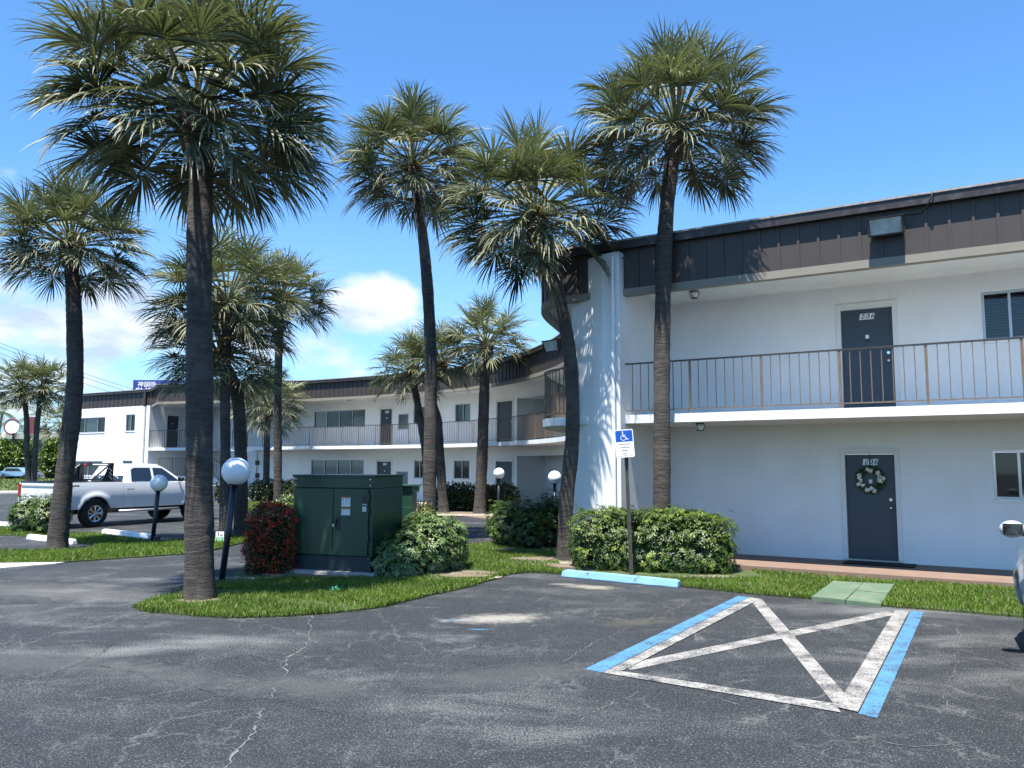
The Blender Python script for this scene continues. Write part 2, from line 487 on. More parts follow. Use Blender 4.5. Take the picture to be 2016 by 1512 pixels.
def npmesh(name, V, F, mats, parent=None, tint=None, smooth=False, local=False):
    """V (n,3) array, F (m,k) array of k-gons; tint (n,4) point colours"""
    me = bpy.data.meshes.new(name)
    V = np.ascontiguousarray(V, dtype=np.float32); F = np.ascontiguousarray(F, dtype=np.int32)
    k = F.shape[1]
    me.vertices.add(len(V)); me.vertices.foreach_set('co', V.ravel())
    me.loops.add(F.size); me.loops.foreach_set('vertex_index', F.ravel())
    me.polygons.add(len(F))
    me.polygons.foreach_set('loop_start', np.arange(len(F), dtype=np.int32) * k)
    me.polygons.foreach_set('loop_total', np.full(len(F), k, dtype=np.int32))
    if smooth: me.polygons.foreach_set('use_smooth', np.ones(len(F), dtype=bool))
    if tint is not None:
        a = me.color_attributes.new('tint', 'FLOAT_COLOR', 'POINT')
        a.data.foreach_set('color', np.ascontiguousarray(tint, dtype=np.float32).ravel())
    me.update(calc_edges=True)
    me.validate()
    return link(name, me, mats, parent, local)

def text_mesh(body, size, name, material, mtx, parent=None, extrude=.002, align='CENTER', shear=0, offset=0.0):
    cu = bpy.data.curves.new('txt', 'FONT')
    cu.body = body; cu.size = size; cu.align_x = align; cu.align_y = 'CENTER'; cu.extrude = extrude; cu.shear = shear; cu.offset = offset
    o = bpy.data.objects.new('txt', cu)
    COL.objects.link(o)
    dg = bpy.context.evaluated_depsgraph_get()
    me = bpy.data.meshes.new_from_object(o.evaluated_get(dg))
    bpy.data.objects.remove(o); bpy.data.curves.remove(cu)
    me.transform(mtx)
    me.materials.clear()
    me.name = name
    return link(name, me, material, parent)

def frame_mtx(origin, xdir, zdir=(0, 0, 1)):
    """text/plate frame: local x along xdir, local y up, local z outwards"""
    x = Vector(xdir).normalized(); y = Vector(zdir).normalized(); y = (y - x * y.dot(x)).normalized(); z = x.cross(y)
    mm = Matrix((x, y, z)).transposed().to_4x4(); mm.translation = Vector(origin)
    return mm

# ------------------------------------------------------------------ building paths
WN = Vector((-.523, -.852)); WD = Vector((-.852, .523))
WC, BC = -16.42, -14.52
def yline(x, c): return (-c + WN.x * x) / -WN.y
tab = [(-21.2, 47.5, -20.3, 49.3), (-17.8, 46.1, -17.0, 47.9), (-14.9, 44.8, -14.1, 46.6), (-10.6, 42.4, -9.7, 44.1), (-6.66, 40.0, -5.6, 41.6), (-3.72, 37.7, -2.5, 39.1),
       (-2.07, 36.0, -.8, 37.4), (-.84, 34.2, .6, 35.4), (.24, 32.2, 1.8, 33.2), (.86, 30.5, 2.6, 31.2), (1.31, 29.0, 3.1, 29.5),
       (1.6, 27.8, 3.45, 28.0), (1.8, 26.4, 3.7, 26.4), (1.88, 25.0, 3.8, 24.8), (1.8, 23.4, 3.7, 22.9), (1.55, 21.7, 3.5, 21.2), (1.2, 20.1, 3.2, 19.9),
       (.85, 18.7, 2.95, 19.0), (.70, 17.9, 2.75, 18.4), (.66, 17.3, 2.65, 18.0), (.75, 16.85, 2.70, 17.65), (.95, 16.5, 2.9, yline(2.9, WC)), (1.25, yline(1.25, BC), 3.1, yline(3.1, WC))]
def catmull(P, sub):
    P = np.array(P, float); out = []
    for i in range(len(P) - 1):
        p0 = P[max(i - 1, 0)]; p1 = P[i]; p2 = P[i + 1]; p3 = P[min(i + 2, len(P) - 1)]
        for k in range(sub):
            t = k / sub
            out.append(.5 * ((2 * p1) + (-p0 + p2) * t + (2 * p0 - 5 * p1 + 4 * p2 - p3) * t * t + (-p0 + 3 * p1 - 3 * p2 + p3) * t ** 3))
    out.append(P[-1])
    return np.array(out)
CUR = catmull(tab, 3)                      # curved mid wing, left to right
XR_B, XR_W = 11.5, 12.6
NEAR_B = [(1.25, yline(1.25, BC)), (XR_B, yline(XR_B, BC))]
NEAR_W = [(3.1, yline(3.1, WC)), (XR_W, yline(XR_W, WC))]

class Path:
    def __init__(s, P):
        s.P = [Vector((p[0], p[1])) for p in P]
        s.s = [0.0]
        for a, b in zip(s.P, s.P[1:]): s.s.append(s.s[-1] + (b - a).length)
        s.L = s.s[-1]
        ns = []
        for i in range(len(s.P)):
            a = s.P[max(i - 1, 0)]; b = s.P[min(i + 1, len(s.P) - 1)]
            d = (b - a).normalized(); ns.append(Vector((d.y, -d.x)))     # outward = to the right-hand (towards the lot)
        s.N = ns
    def at(s, q, off=0.0):
        q = min(max(q, 0), s.L)
        for i in range(len(s.P) - 1):
            if q <= s.s[i + 1] + 1e-9: break
        t = (q - s.s[i]) / max(s.s[i + 1] - s.s[i], 1e-9)
        p = s.P[i].lerp(s.P[i + 1], t); n = s.N[i].lerp(s.N[i + 1], t).normalized()
        return p + n * off
    def nrm(s, q):
        a = s.at(q, 0); b = s.at(q, 1); return (b - a)
    def hit(s, u, v):
        """(s, z) where the sight line through a surveyed point meets this wall"""
        d = ray(u, v); dx, dy = d.x, d.y
        best = None
        for i in range(len(s.P) - 1):
            a, b = s.P[i], s.P[i + 1]; e = b - a
            den = dx * e.y - dy * e.x
            if abs(den) < 1e-9: continue
            t = (a.x * e.y - a.y * e.x) / den
            w = (a.x * dy - a.y * dx) / den
            lo_ = -2.0 / e.length if i == 0 else -1e-4; hi_ = 1 + (2.0 / e.length if i == len(s.P) - 2 else 1e-4)
            if lo_ <= w <= hi_ and t > 0 and (best is None or t < best[0]):
                best = (t, s.s[i] + w * e.length, CAM.z + d.z * t)
        return best[1], best[2]
    def sub(s, a, b, step=None):
        qs = [a] + [x for x in s.s if a + 1e-4 < x < b - 1e-4] + [b]
        return qs

B1 = Path([(r[0], r[1]) for r in CUR]); W1 = Path([(r[2], r[3]) for r in CUR])
B2 = Path(NEAR_B); W2 = Path(NEAR_W)
Z_SB, Z_ST, Z_CEIL, Z_BM, Z_FB, Z_FT, Z_RT = 2.67, 2.83, 5.29, 5.17, 5.31, 6.09, 6.24

bld = thing('apartment_building', (0, 30, 0), 'two storey white apartment building with brown metal fascia, curved front and long railed balconies', 'building')

def wall_open(name, path, z0, z1, opens, s0=None, s1=None, depth=.13, material=None, parent=None):
    s0 = 0 if s0 is None else s0; s1 = path.L if s1 is None else s1
    ss = set([round(x, 4) for x in path.sub(s0, s1)]); zs = {z0, z1}
    for (a, b, c, d) in opens: ss |= {round(a, 4), round(b, 4)}; zs |= {round(c, 4), round(d, 4)}
    ss = sorted(x for x in ss if s0 - 1e-4 <= x <= s1 + 1e-4); zs = sorted(x for x in zs if z0 - 1e-4 <= x <= z1 + 1e-4)
    mb = MB()
    P = lambda q, z, off=0: (*path.at(q, off), z)
    vid = {}; 
    def vi(i, j, off):
        k = (i, j, off)
        if k not in vid:
            vid[k] = len(mb.v); mb.v.append(P(ss[i], zs[j], off))
        return vid[k]
    for i in range(len(ss) - 1):
        for j in range(len(zs) - 1):
            ms = (ss[i] + ss[i + 1]) / 2; mz = (zs[j] + zs[j + 1]) / 2
            if any(a < ms < b and c < mz < d for a, b, c, d in opens): continue
            mb.f.append([vi(i, j, 0), vi(i + 1, j, 0), vi(i + 1, j + 1, 0), vi(i, j + 1, 0)]); mb.mi.append(0)
    for (a, b, c, d) in opens:
        q = path.sub(a, b)
        for x0, x1 in zip(q, q[1:]):
            for z, fl in ((c, 0), (d, 1)):
                f = [P(x0, z), P(x1, z), P(x1, z, -depth), P(x0, z, -depth)]
                mb.add(f if fl == 0 else f[::-1], [(0, 1, 2, 3)])
        for x, fl in ((a, 1), (b, 0)):
            f = [P(x, c), P(x, d), P(x, d, -depth), P(x, c, -depth)]
            mb.add(f if fl == 0 else f[::-1], [(0, 1, 2, 3)])
    return mb.build(name, material or M['stucco'], parent or bld)

def ribbon(path, offs, z0, z1, s0=0, s1=None, extra=()):
    """closed prism following a path between two offsets"""
    s1 = path.L if s1 is None else s1
    q = path.sub(s0, s1)
    mb = MB()
    n = len(q)
    A = [path.at(x, offs[0]) for x in q]; Bp = [path.at(x, offs[1]) for x in q]
    vs = [(*p, z0) for p in A] + [(*p, z0) for p in Bp] + [(*p, z1) for p in A] + [(*p, z1) for p in Bp]
    fs = []
    for i in range(n - 1):
        fs += [(i, n + i, n + i + 1, i + 1)[::-1], (2 * n + i, 3 * n + i, 3 * n + i + 1, 2 * n + i + 1), (i, i + 1, 2 * n + i + 1, 2 * n + i)[::-1], (n + i, n + i + 1, 3 * n + i + 1, 3 * n + i)]
    fs += [(0, n, 3 * n, 2 * n), (n - 1, 2 * n - 1, 4 * n - 1, 3 * n - 1)[::-1]]
    mb.add(vs, fs)
    return mb

def strip(rows, z0, z1):
    """rows: list of (ax,ay,bx,by)"""
    n = len(rows); mb = MB()
    vs = [(r[0], r[1], z0) for r in rows] + [(r[2], r[3], z0) for r in rows] + [(r[0], r[1], z1) for r in rows] + [(r[2], r[3], z1) for r in rows]
    fs = []
    for i in range(n - 1):
        fs += [(i, i + 1, n + i + 1, n + i)[::-1], (2 * n + i, 2 * n + i + 1, 3 * n + i + 1, 3 * n + i), (i, i + 1, 2 * n + i + 1, 2 * n + i), (n + i, n + i + 1, 3 * n + i + 1, 3 * n + i)[::-1]]
    fs += [(0, n, 3 * n, 2 * n)[::-1], (n - 1, 2 * n - 1, 4 * n - 1, 3 * n - 1)]
    mb.add(vs, fs)
    return mb

def box_on(mb, path, a, b, z0, z1, o0, o1):
    p = [path.at(a, o0), path.at(b, o0), path.at(b, o1), path.at(a, o1)]
    mb.prism([(x.x, x.y) for x in p], z0, z1)

def make_door(path, a, b, z0, z1, number=None, knob='right', hidden_low=False, peep=True, label=None, nsize=.115):
    fr = .055
    d = MB(); box_on(d, path, a + fr, b - fr, z0 + .02, z1 - fr, -.10, -.055)
    do = d.build('door', M['door'], bld, bevel=.003)
    if label: do['label'] = label
    f = MB()
    box_on(f, path, a - .03, a + fr - .004, z0, z1 + .0, -.10, .022); box_on(f, path, b - fr + .004, b + .03, z0, z1, -.10, .022)
    box_on(f, path, a - .03, b + .03, z1, z1 + .06, -.10, .022); box_on(f, path, a + fr - .002, b - fr + .002, z1 - fr + .004, z1 - .002, -.10, .018)
    f.build('door_frame', M['frame'], do, bevel=.003)
    th = MB(); box_on(th, path, a, b, z0 - .02, z0 + .018, -.10, .03); th.build('threshold', M['alu'], do)
    s = b - fr - .09 if knob == 'right' else a + fr + .09
    k = MB(); c = path.at(s, -.01); c0 = path.at(s, -.055)
    k.tube([(*c0, z0 + .97), (*path.at(s, .0), z0 + .97)], .016, 10)
    k.sphere((*path.at(s, .0), z0 + .97), .032, 12, 8)
    k.build('knob', M['chrome'], do, smooth=True)
    k = MB(); k.tube([(*c0, z0 + 1.12), (*path.at(s, -.03), z0 + 1.12)], .028, 14); k.build('deadbolt', M['chrome'], do)
    nn = path.nrm((a + b) / 2); xd = Vector((-nn.y, nn.x, 0))
    if number:
        cen = path.at((a + b) / 2, -.052)
        pl = MB(); w = nsize * 2.3
        mm = frame_mtx((*cen, z1 - fr - .14), xd)
        for i in range(3):
            x0 = -w / 2 + i * w / 3
            q = [(x0 + .004, -nsize * .5), (x0 + w / 3 - .004, -nsize * .5), (x0 + w / 3 + .016, nsize * .5), (x0 + .024, nsize * .5)]
            vs = [mm @ Vector((x, y, 0)) for x, y in q] + [mm @ Vector((x, y, .002)) for x, y in q]
            pl.add(vs, [(4, 5, 6, 7), (0, 1, 5, 4), (1, 2, 6, 5), (2, 3, 7, 6), (3, 0, 4, 7)])
        po = pl.build('number_plate', M['plainw'], do)
        for i, ch in enumerate(number):
            text_mesh(ch, nsize * 1.05, 'digit', M['signblack'], mm @ Matrix.Translation((-w / 2 + (i + .5) * w / 3 + .010, 0, .003)), do, .001, shear=.3, offset=.0015)
    if peep:
        cen = path.at((a + b) / 2, -.053)
        pl = MB(); mm = frame_mtx((*cen, z0 + 1.45), xd)
        pl.box(mm @ Vector((0, 0, 0)), (.06, .005, .07), mm.to_3x3() @ Matrix.Rotation(rad(90), 3, 'X'))
        pl.build('viewer_plate', M['frame'], do)
        p2 = MB(); p2.box(mm @ Vector((0, -.075, .001)), (.065, .005, .06), mm.to_3x3() @ Matrix.Rotation(rad(90), 3, 'X')); p2.build('knocker', M['black'], do)
    return do

def make_window(path, a, b, z0, z1, panes=2, blind='slats', label=None, weights=None, curtain_panes=()):
    fr = .045
    w = MB(); box_on(w, path, a, b, z0, z0 + fr, -.11, -.03); box_on(w, path, a, b, z1 - fr, z1, -.11, -.03)
    box_on(w, path, a, a + fr, z0 + fr, z1 - fr, -.11, -.03); box_on(w, path, b - fr, b, z0 + fr, z1 - fr, -.11, -.03)
    weights = weights or [1] * panes
    tot = sum(weights); xs = [a]
    for q in weights: xs.append(xs[-1] + (b - a) * q / tot)
    for x in xs[1:-1]: box_on(w, path, x - .022, x + .022, z0 + fr, z1 - fr, -.105, -.035)
    wo = w.build('window', M['alu'], bld)
    if label: wo['label'] = label
    sl = MB(); box_on(sl, path, a - .03, b + .03, z0 - .05, z0 - .002, -.11, .03); sl.build('sill', M['slabw'], wo)
    g = MB()
    for x0, x1 in zip(xs, xs[1:]):
        p0, p1 = path.at(x0 + .02, -.075), path.at(x1 - .02, -.075)
        g.add([(p0.x, p0.y, z0 + fr), (p1.x, p1.y, z0 + fr), (p1.x, p1.y, z1 - fr), (p0.x, p0.y, z1 - fr)], [(0, 1, 2, 3)])
    g.build('pane', M['pane'], wo)
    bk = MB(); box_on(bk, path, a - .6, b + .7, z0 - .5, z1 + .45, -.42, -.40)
    bk.build('room_shade_sheet', M['room'], wo)  # sheet close behind the panes, painted as dark as an unlit room
    if blind == 'slats':
        bl = MB(); z = z0 + fr + .02
        while z < z1 - fr:
            p = [path.at(a + fr + .01, -.10), path.at(b - fr - .01, -.10), path.at(b - fr - .01, -.13), path.at(a + fr + .01, -.13)]
            vs = [(p[0].x, p[0].y, z), (p[1].x, p[1].y, z), (p[2].x, p[2].y, z + .022), (p[3].x, p[3].y, z + .022)]
            bl.add(vs, [(0, 1, 2, 3)]); z += .05
        bl.build('blind', M['blind'], wo)
    elif blind == 'curtain' and panes == 1:
        bl = MB(); box_on(bl, path, a + fr, b - fr, z0 + fr, z1 - fr, -.105, -.095); bl.build('window_shade', M['curtain'], wo)
    elif blind == 'curtain':
        n = 60
        for (x0, x1) in [(xs[i] + .03, xs[i + 1] - .03) for i in (curtain_panes or range(panes))]:
            bl = MB(); pts = [path.at(x0 + (x1 - x0) * i / n, -.125 + .015 * math.sin(i * 1.35)) for i in range(n + 1)]
            o = len(bl.v)
            bl.add([(p.x, p.y, z0 + fr) for p in pts] + [(p.x, p.y, z1 - fr) for p in pts], [(i, i + 1, n + 2 + i, n + 1 + i) for i in range(n)])
            bl.build('curtain', M['curtain'], wo, smooth=True)
    return wo

def px_open(path, u0, v0, u1, v1):
    """opening from surveyed corners: left/right edges, top, bottom"""
    a, _ = path.hit(u0, (v0 + v1) / 2); b, _ = path.hit(u1, (v0 + v1) / 2)
    um = (u0 + u1) / 2
    _, zt = path.hit(um, v0); _, zb = path.hit(um, v1)
    return [a, b, zb, zt]

FLOOR = .11
# near straight wing ------------------------------------------------
d106 = px_open(W2, 1661, 889, 1771, 1103); d106[2] = FLOOR + .02
d206 = px_open(W2, 1652, 602, 1766, 800); d206[2] = Z_ST + .02; d206[3] = Z_ST + (d106[3] - FLOOR) + .03
w1 = px_open(W2, 1955, 886, 2062, 984)
w2 = px_open(W2, 1933, 570, 2046, 668)
extra_lo = [w1[0] + 2.0, w1[0] + 2.0, 0, 0]
wall_open('wall', W2, -.05, Z_SB, [d106, w1])
wall_open('wall', W2, Z_ST, Z_CEIL, [d206, w2])
dn = make_door(W2, *d106, number='106', label='lower slate blue door with a wreath hanging on it')
make_door(W2, *d206, number='206', label='upper slate blue door numbered 206 behind the railing')
make_window(W2, *w1, panes=2, blind='none')
make_window(W2, *w2, panes=2, blind='slats')
# curved mid wing ----------------------------------------------------
def mid(u0, v0, u1, v1): return px_open(W1, u0, v0, u1, v1)
U = {}
zt_d = Z_ST + 1.98
ow = [mid(618, 801, 719, 834), mid(747, 799, 773, 875), mid(784, 815, 804, 845), mid(814, 796, 836, 828), mid(896, 792, 926, 826), mid(977, 789, 1010, 871)]
ow[1][2] = Z_ST + .02; ow[5][2] = Z_ST + .02; ow[1][3] = ow[5][3] = zt_d
# keep heads level as built
for k in (3, 4): ow[k][3] = Z_ST + 1.98; ow[k][2] = Z_ST + 1.12
lw = [mid(612, 908, 716, 950), mid(740, 908, 771, 985), mid(780, 928, 803, 962), mid(815, 908, 836, 942), mid(893, 908, 924, 943), mid(975, 907, 1010, 985)]
for k in (1, 5): lw[k][2] = FLOOR; lw[k][3] = FLOOR + 2.0
for k in (3, 4): lw[k][3] = FLOOR + 2.0; lw[k][2] = FLOOR + 1.1
lw[0][2] = FLOOR + .95; lw[0][3] = FLOOR + 2.05; ow[0][3] = Z_ST + 1.98; ow[0][2] = Z_ST + 1.05
# recessed breezeway to the right of the last door
rs0, _ = W1.hit(1015, 900); 
rs1 = min(rs0 + 7.2, W1.L - 4)
brz_lo = [rs0 + .1, rs1, FLOOR, 2.28]; brz_up = [rs0 + .1, rs1, Z_ST + .01, Z_ST + 2.0]
sA, _ = W1.hit(440, 900)
wall_open('wall', W1, -.05, Z_SB, lw + [brz_lo], s0=sA)
wall_open('wall', W1, Z_ST, Z_CEIL, ow + [brz_up], s0=sA)
for br, zz in ((brz_lo, 0), (brz_up, 1)):
    ribbon(W1, (-1.6, -1.5), br[2] - .1, br[3] + .1, br[0] - .1, br[1] + .1).build('recess_wall', M['stucco'], bld)
    ribbon(W1, (-1.5, -.131), br[3], br[3] + .1, br[0] - .1, br[1] + .1).build('recess_ceiling', M['soffit'], bld)
    ribbon(W1, (-1.5, -.131), br[2] - .1, br[2] - .002, br[0] - .1, br[1] + .1).build('recess_floor', M['concrete'], bld)
    for e_ in ((br[0] - .1, br[0]), (br[1], br[1] + .1)):
        ribbon(W1, (-1.5, -.131), br[2], br[3], *e_).build('recess_wall', M['stucco'], bld)
make_door(W1, *ow[1], number='211', nsize=.11); make_door(W1, *ow[5], number='207', nsize=.11)
make_door(W1, *lw[1], number='111', nsize=.11); make_door(W1, *lw[5], number='107', nsize=.11)
make_window(W1, *ow[0], panes=4, blind='curtain', curtain_panes=(0, 3)); make_window(W1, *lw[0], panes=4, blind='curtain')
make_window(W1, *ow[2], panes=1, blind='curtain'); make_window(W1, *lw[2], panes=1, blind='curtain')
for q in (ow[3], ow[4]): make_window(W1, *q, panes=2, blind='curtain', curtain_panes=(1,))
for q in (lw[3], lw[4]): make_window(W1, *q, panes=2, blind='none')
# stair bay -----------------------------------------------------------
SWL = Path([(-21.2, 47.5), (-19.0, 51.1)])
sb_door = px_open(SWL, 327, 815, 353, 880); sb_door[2] = Z_ST + .02; sb_door[3] = Z_ST + 2.0
wall_open('side_wall', SWL, -.05, Z_CEIL, [sb_door])
make_door(SWL, *sb_door)
wall_open('wall', Path([(-19.0, 51.1), tuple(W1.at(sA))]), -.05, Z_CEIL, [])
# left end wing ---------------------------------------------------------
E0, E1 = (-28.6, 51.9), (-21.2, 47.5)
EW = Path([E0, E1])
ew = [px_open(EW, 152, 815, 207, 844), px_open(EW, 248, 811, 266, 840), px_open(EW, 144, 907, 201, 936), px_open(EW, 241, 907, 260, 936)]
ew[0][2:] = [Z_ST + .98, Z_ST + 1.92]; ew[1][2:] = [Z_ST + 1.0, Z_ST + 2.0]; ew[2][2:] = [FLOOR + 1.05, FLOOR + 1.95]; ew[3][2:] = [FLOOR + 1.0, FLOOR + 1.98]
wall_open('end_wall', EW, -.05, Z_FB, ew)
make_window(EW, *ew[0], panes=3, weights=[1, 1.7, 1], blind='curtain', curtain_panes=(1,)); make_window(EW, *ew[1], panes=2, blind='curtain', curtain_panes=(0,))
make_window(EW, *ew[2], panes=2, blind='curtain'); make_window(EW, *ew[3], panes=1, blind='curtain')
wall_open('side_wall', Path([(-31.5, 57.5), E0]), -.05, Z_FB, [])
# pier ------------------------------------------------------------------
pa, pb, pc = at(1127, 1000, 16.55), at(1189, 1000, 15.75), at(1223, 1000, 15.50)
back = Vector((.523, .852, 0)) * 1.95
mb = MB(); mb.prism([(pa.x, pa.y), (pb.x, pb.y), (pc.x, pc.y), ((pc + back).x, (pc + back).y), ((pa + back * .7).x, (pa + back * .7).y)], -.05, 6.02)
mb.build('pier', M['stucco'], bld, bevel=.01)
dsp = at(1210, 1000, 15.50)
mb = MB(); mb.tube([(dsp.x, dsp.y, .15), (dsp.x, dsp.y, 5.9)], .035, 12)
mb.build('downspout', M['slabw'], bld, smooth=False)
de = EW.at(EW.hit(285, 850)[0], .09)
mb = MB(); mb.tube([(de.x, de.y, .1), (de.x, de.y, 5.25)], .075, 12); mb.build('downspout', M['slabw'], bld)
mb = MB(); mb.tube([(de.x, de.y, 5.252), (de.x, de.y, 6.1)], .08, 12); mb.build('downspout', M['brown'], bld)
# slabs -------------------------------------------------------------------
cutL, _ = B1.hit(398, 880); cutR, _ = B1.hit(455, 880)
def rows_between(s0, s1):
    out = []
    for q in B1.sub(s0, s1):
        i = 0
        while i < len(B1.s) - 2 and B1.s[i + 1] < q: i += 1
        t = (q - B1.s[i]) / (B1.s[i + 1] - B1.s[i]); r = CUR[i] * (1 - t) + CUR[i + 1] * t
        out.append((r[0], r[1], r[2], r[3]))
    return out
_r = rows_between(0, cutL)
mb = MB(); mb.prism([(r[0], r[1]) for r in _r] + [(-17.0, 48.6), (-18.7, 51.0), (-19.05, 51.05)], Z_SB, Z_ST)
mb.build('balcony_slab', M['slabw'], bld)
mb = MB(); mb.prism([(-20.9, 47.9), (-19.0, 46.0), (-12.0, 46.4), (-13.5, 48.6), (-19.0, 51.2)], Z_CEIL + .006, Z_CEIL + .29)
mb.build('soffit', M['soffit'], bld)
strip(rows_between(cutR, B1.L), Z_SB, Z_ST).build('balcony_slab', M['slabw'], bld)
strip([(*NEAR_B[0], *NEAR_W[0]), (*NEAR_B[1], *NEAR_W[1])], Z_SB, Z_ST).build('balcony_slab', M['slabw'], bld)
# roof edge -----------------------------------------------------------------
CF = [list(r) for r in CUR]
fpath = [(-21.05, 47.42), (-19.55, 44.75), (-14.9, 43.4), (-12.2, 42.6)] + [(r[0], r[1]) for r in CUR if r[0] > -10.7 or r[1] < 30]
F1 = Path(fpath); F2 = B2; FE = Path([E0, (-21.05, 47.42)])
soff = []
for r in CUR: soff.append((r[0], r[1], r[2] + .0, r[3]))
for q in range(len(soff)):
    if soff[q][0] < -10.7:
        x = soff[q][0]; t = (x + 21.2) / (21.2 - 10.6)
        p = F1.at(2.8 + (F1.L and 0) + t * 8.6, 0) if x > -21.1 else Vector((-19.55, 44.75))
        soff[q] = (p.x, p.y, soff[q][2], soff[q][3])
def inset(rows, k):
    out = []
    for a, b, c, d in rows:
        v = Vector((c - a, d - b)); v = v.normalized() * k
        out.append((a + v.x, b + v.y, c, d))
    return out
strip(inset(soff, .05), Z_CEIL, Z_CEIL + .3).build('soffit', M['soffit'], bld)
strip(inset([(*NEAR_B[0], *NEAR_W[0]), (*NEAR_B[1], *NEAR_W[1])], .05), Z_CEIL, Z_CEIL + .3).build('soffit', M['soffit'], bld)
strip([(-21.05, 47.42, -20.3, 49.4), (-19.55, 44.75, -19.0, 48.9)], Z_CEIL + .003, Z_CEIL + .31).build('soffit', M['soffit'], bld)
def fascia(path, pitch, s0=0, s1=None, beam=True):
    s1 = path.L if s1 is None else s1
    ribbon(path, (-.10, .0), Z_FB, Z_FT, s0, s1).build('fascia', M['brown'], bld)
    mb = MB(); q = s0 + .05
    while q < s1 - .06:
        box_on(mb, path, q, q + .045, Z_FB - .004, Z_FT - .01, .001, .022); q += pitch
    mb.build('fascia_batten', M['brown'], bld)
    ribbon(path, (-.25, .13), Z_FT + .002, Z_RT, s0, s1).build('gutter', M['gutter'], bld)
    ribbon(path, (-.30, .15), Z_RT + .002, Z_RT + .035, s0, s1).build('roof_edge', M['gravelroof'], bld)
    if beam:
        ribbon(path, (-.14, .03), Z_BM, Z_FB - .003, s0, s1).build('trim_beam', M['beige'], bld)
fascia(F1, .31); fascia(F2, .335); fascia(FE, .42, beam=False)
def roof(path, back):
    rows = [(*path.at(q, -.05), *(path.at(q, -back))) for q in (0, path.L)] if len(path.P) == 2 else None
    return rows
r_ = [(r[0] + (r[2] - r[0]) * .1, r[1] + (r[3] - r[1]) * .1, r[2] + (r[2] - r[0]) * 1.2, r[3] + (r[3] - r[1]) * 1.2 + 3) for r in soff[::3] + [soff[-1]]]
strip(r_, Z_FB + .32, Z_RT - .04).build('roof', M['gravelroof'], bld)
strip([(1.3, yline(1.3, BC) + .1, 6.3, yline(1.3, BC) + 8), (XR_B, yline(XR_B, BC) + .1, XR_B + 5, yline(XR_B, BC) + 8)], Z_FB + .32, Z_RT - .04).build('roof', M['gravelroof'], bld)
strip([(E0[0], E0[1] + .15, -31.5, 57.5), (-21.05, 47.6, -24.5, 54)], Z_FB + .02, Z_RT - .03).build('roof', M['gravelroof'], bld)
# railings --------------------------------------------------------------------
def railing(path, s0, s1, zb, h=1.0, sp=.128, per=8, inset_=.05, seed=0, lab=None):
    mb = MB()
    ribbon_t = ribbon(path, (-inset_ - .022, -inset_ + .022), zb + h - .028, zb + h, s0, s1)
    low = ribbon(path, (-inset_ - .010, -inset_ + .010), zb + .075, zb + .095, s0, s1)
    mb.v, mb.f, mb.mi = low.v, low.f, low.mi
    k = 0; q = s0 + .02; posts = []
    while q < s1 - .01:
        if k % per == 0: posts.append(q)
        else: box_on(mb, path, q - .007, q + .007, zb + .094, zb + h - .03, -inset_ - .007, -inset_ + .007)
        q += sp; k += 1
    posts.append(s1 - .025)
    ro = mb.build('railing', M['rail'], bld)
    if lab: ro['label'] = lab
    ribbon_t.build('handrail', M['railtop'], ro)
    for p in posts:
        pm = MB(); box_on(pm, path, p - .021, p + .021, zb, zb + h - .029, -inset_ - .012, -inset_ + .012)
        pm.build('post', M['rail'], ro)
    return ro
rn0, _ = B2.hit(1226, 760)
off0 = (B2.hit(1443, 760)[0] - rn0) 
sp_near = (B2.hit(1757, 740)[0] - B2.hit(1592, 745)[0]) / 8
start = B2.hit(1592, 745)[0]
while start - 8 * sp_near > rn0: start -= 8 * sp_near
railing(B2, rn0, B2.L, Z_ST, 1.01, sp_near, 8)
railing(B1, cutR, B1.L - .0, Z_ST, 1.01, .125, 9)
railing(B1, .02, cutL, Z_ST, 1.01, .125, 9)
# stair landing and flight
lz = 1.2
l0, _ = B1.hit(310, 920); l1, _ = B1.hit(416, 920)
ribbon(B1, (-1.7, -.02), lz - .18, lz, l0, l1).build('stair_landing', M['slabw'], bld)
railing(B1, l0, l1, lz, 1.02, .115, 9)
mb = MB(); n = 7
a = B1.at(l1, -.9); dd = (B1.at(l1 + .5, -.9) - a).normalized()
for i in range(n):
    p = a + dd * (.0 + i * .27); q2 = a + dd * (.3 + i * .27)
    mb.obox(p, q2, 1.3, lz - (i + 1) * .165 - .07, lz - (i + 1) * .165)
mb.build('stair_tread', M['slabw'], bld)
nn = Vector((-dd.y, dd.x)); st = MB()
for sgn in (-.7,):
    p = a + nn * sgn; e = p + dd * (n * .27 + .1)
    st.add([(p.x, p.y, lz - .35), (e.x, e.y, -.02), (e.x, e.y, .15), (p.x, p.y, lz - .02)] + [(p.x + nn.x * .08, p.y + nn.y * .08, lz - .35), (e.x + nn.x * .08, e.y + nn.y * .08, -.02), (e.x + nn.x * .08, e.y + nn.y * .08, .15), (p.x + nn.x * .08, p.y + nn.y * .08, lz - .02)], [(0, 1, 2, 3), (7, 6, 5, 4), (0, 4, 5, 1), (3, 2, 6, 7), (1, 5, 6, 2), (0, 3, 7, 4)])
st.build('stair_stringer', M['slabw'], bld)
hr = MB(); p = a - nn * .68; e = p + dd * (n * .27 + .1)
hr.tube([(p.x, p.y, lz + 1.0), (e.x, e.y, .95)], .02, 6); hr.tube([(p.x, p.y, lz + .1), (e.x, e.y, .1)], .012, 6)
for i in range(13):
    t = i / 12; q2 = p.lerp(e, t); zt = (lz + 1.0) * (1 - t) + .95 * t; hr.tube([(q2.x, q2.y, zt - .9), (q2.x, q2.y, zt)], .009, 5)
hr.build('stair_rail', M['railtop'], bld)
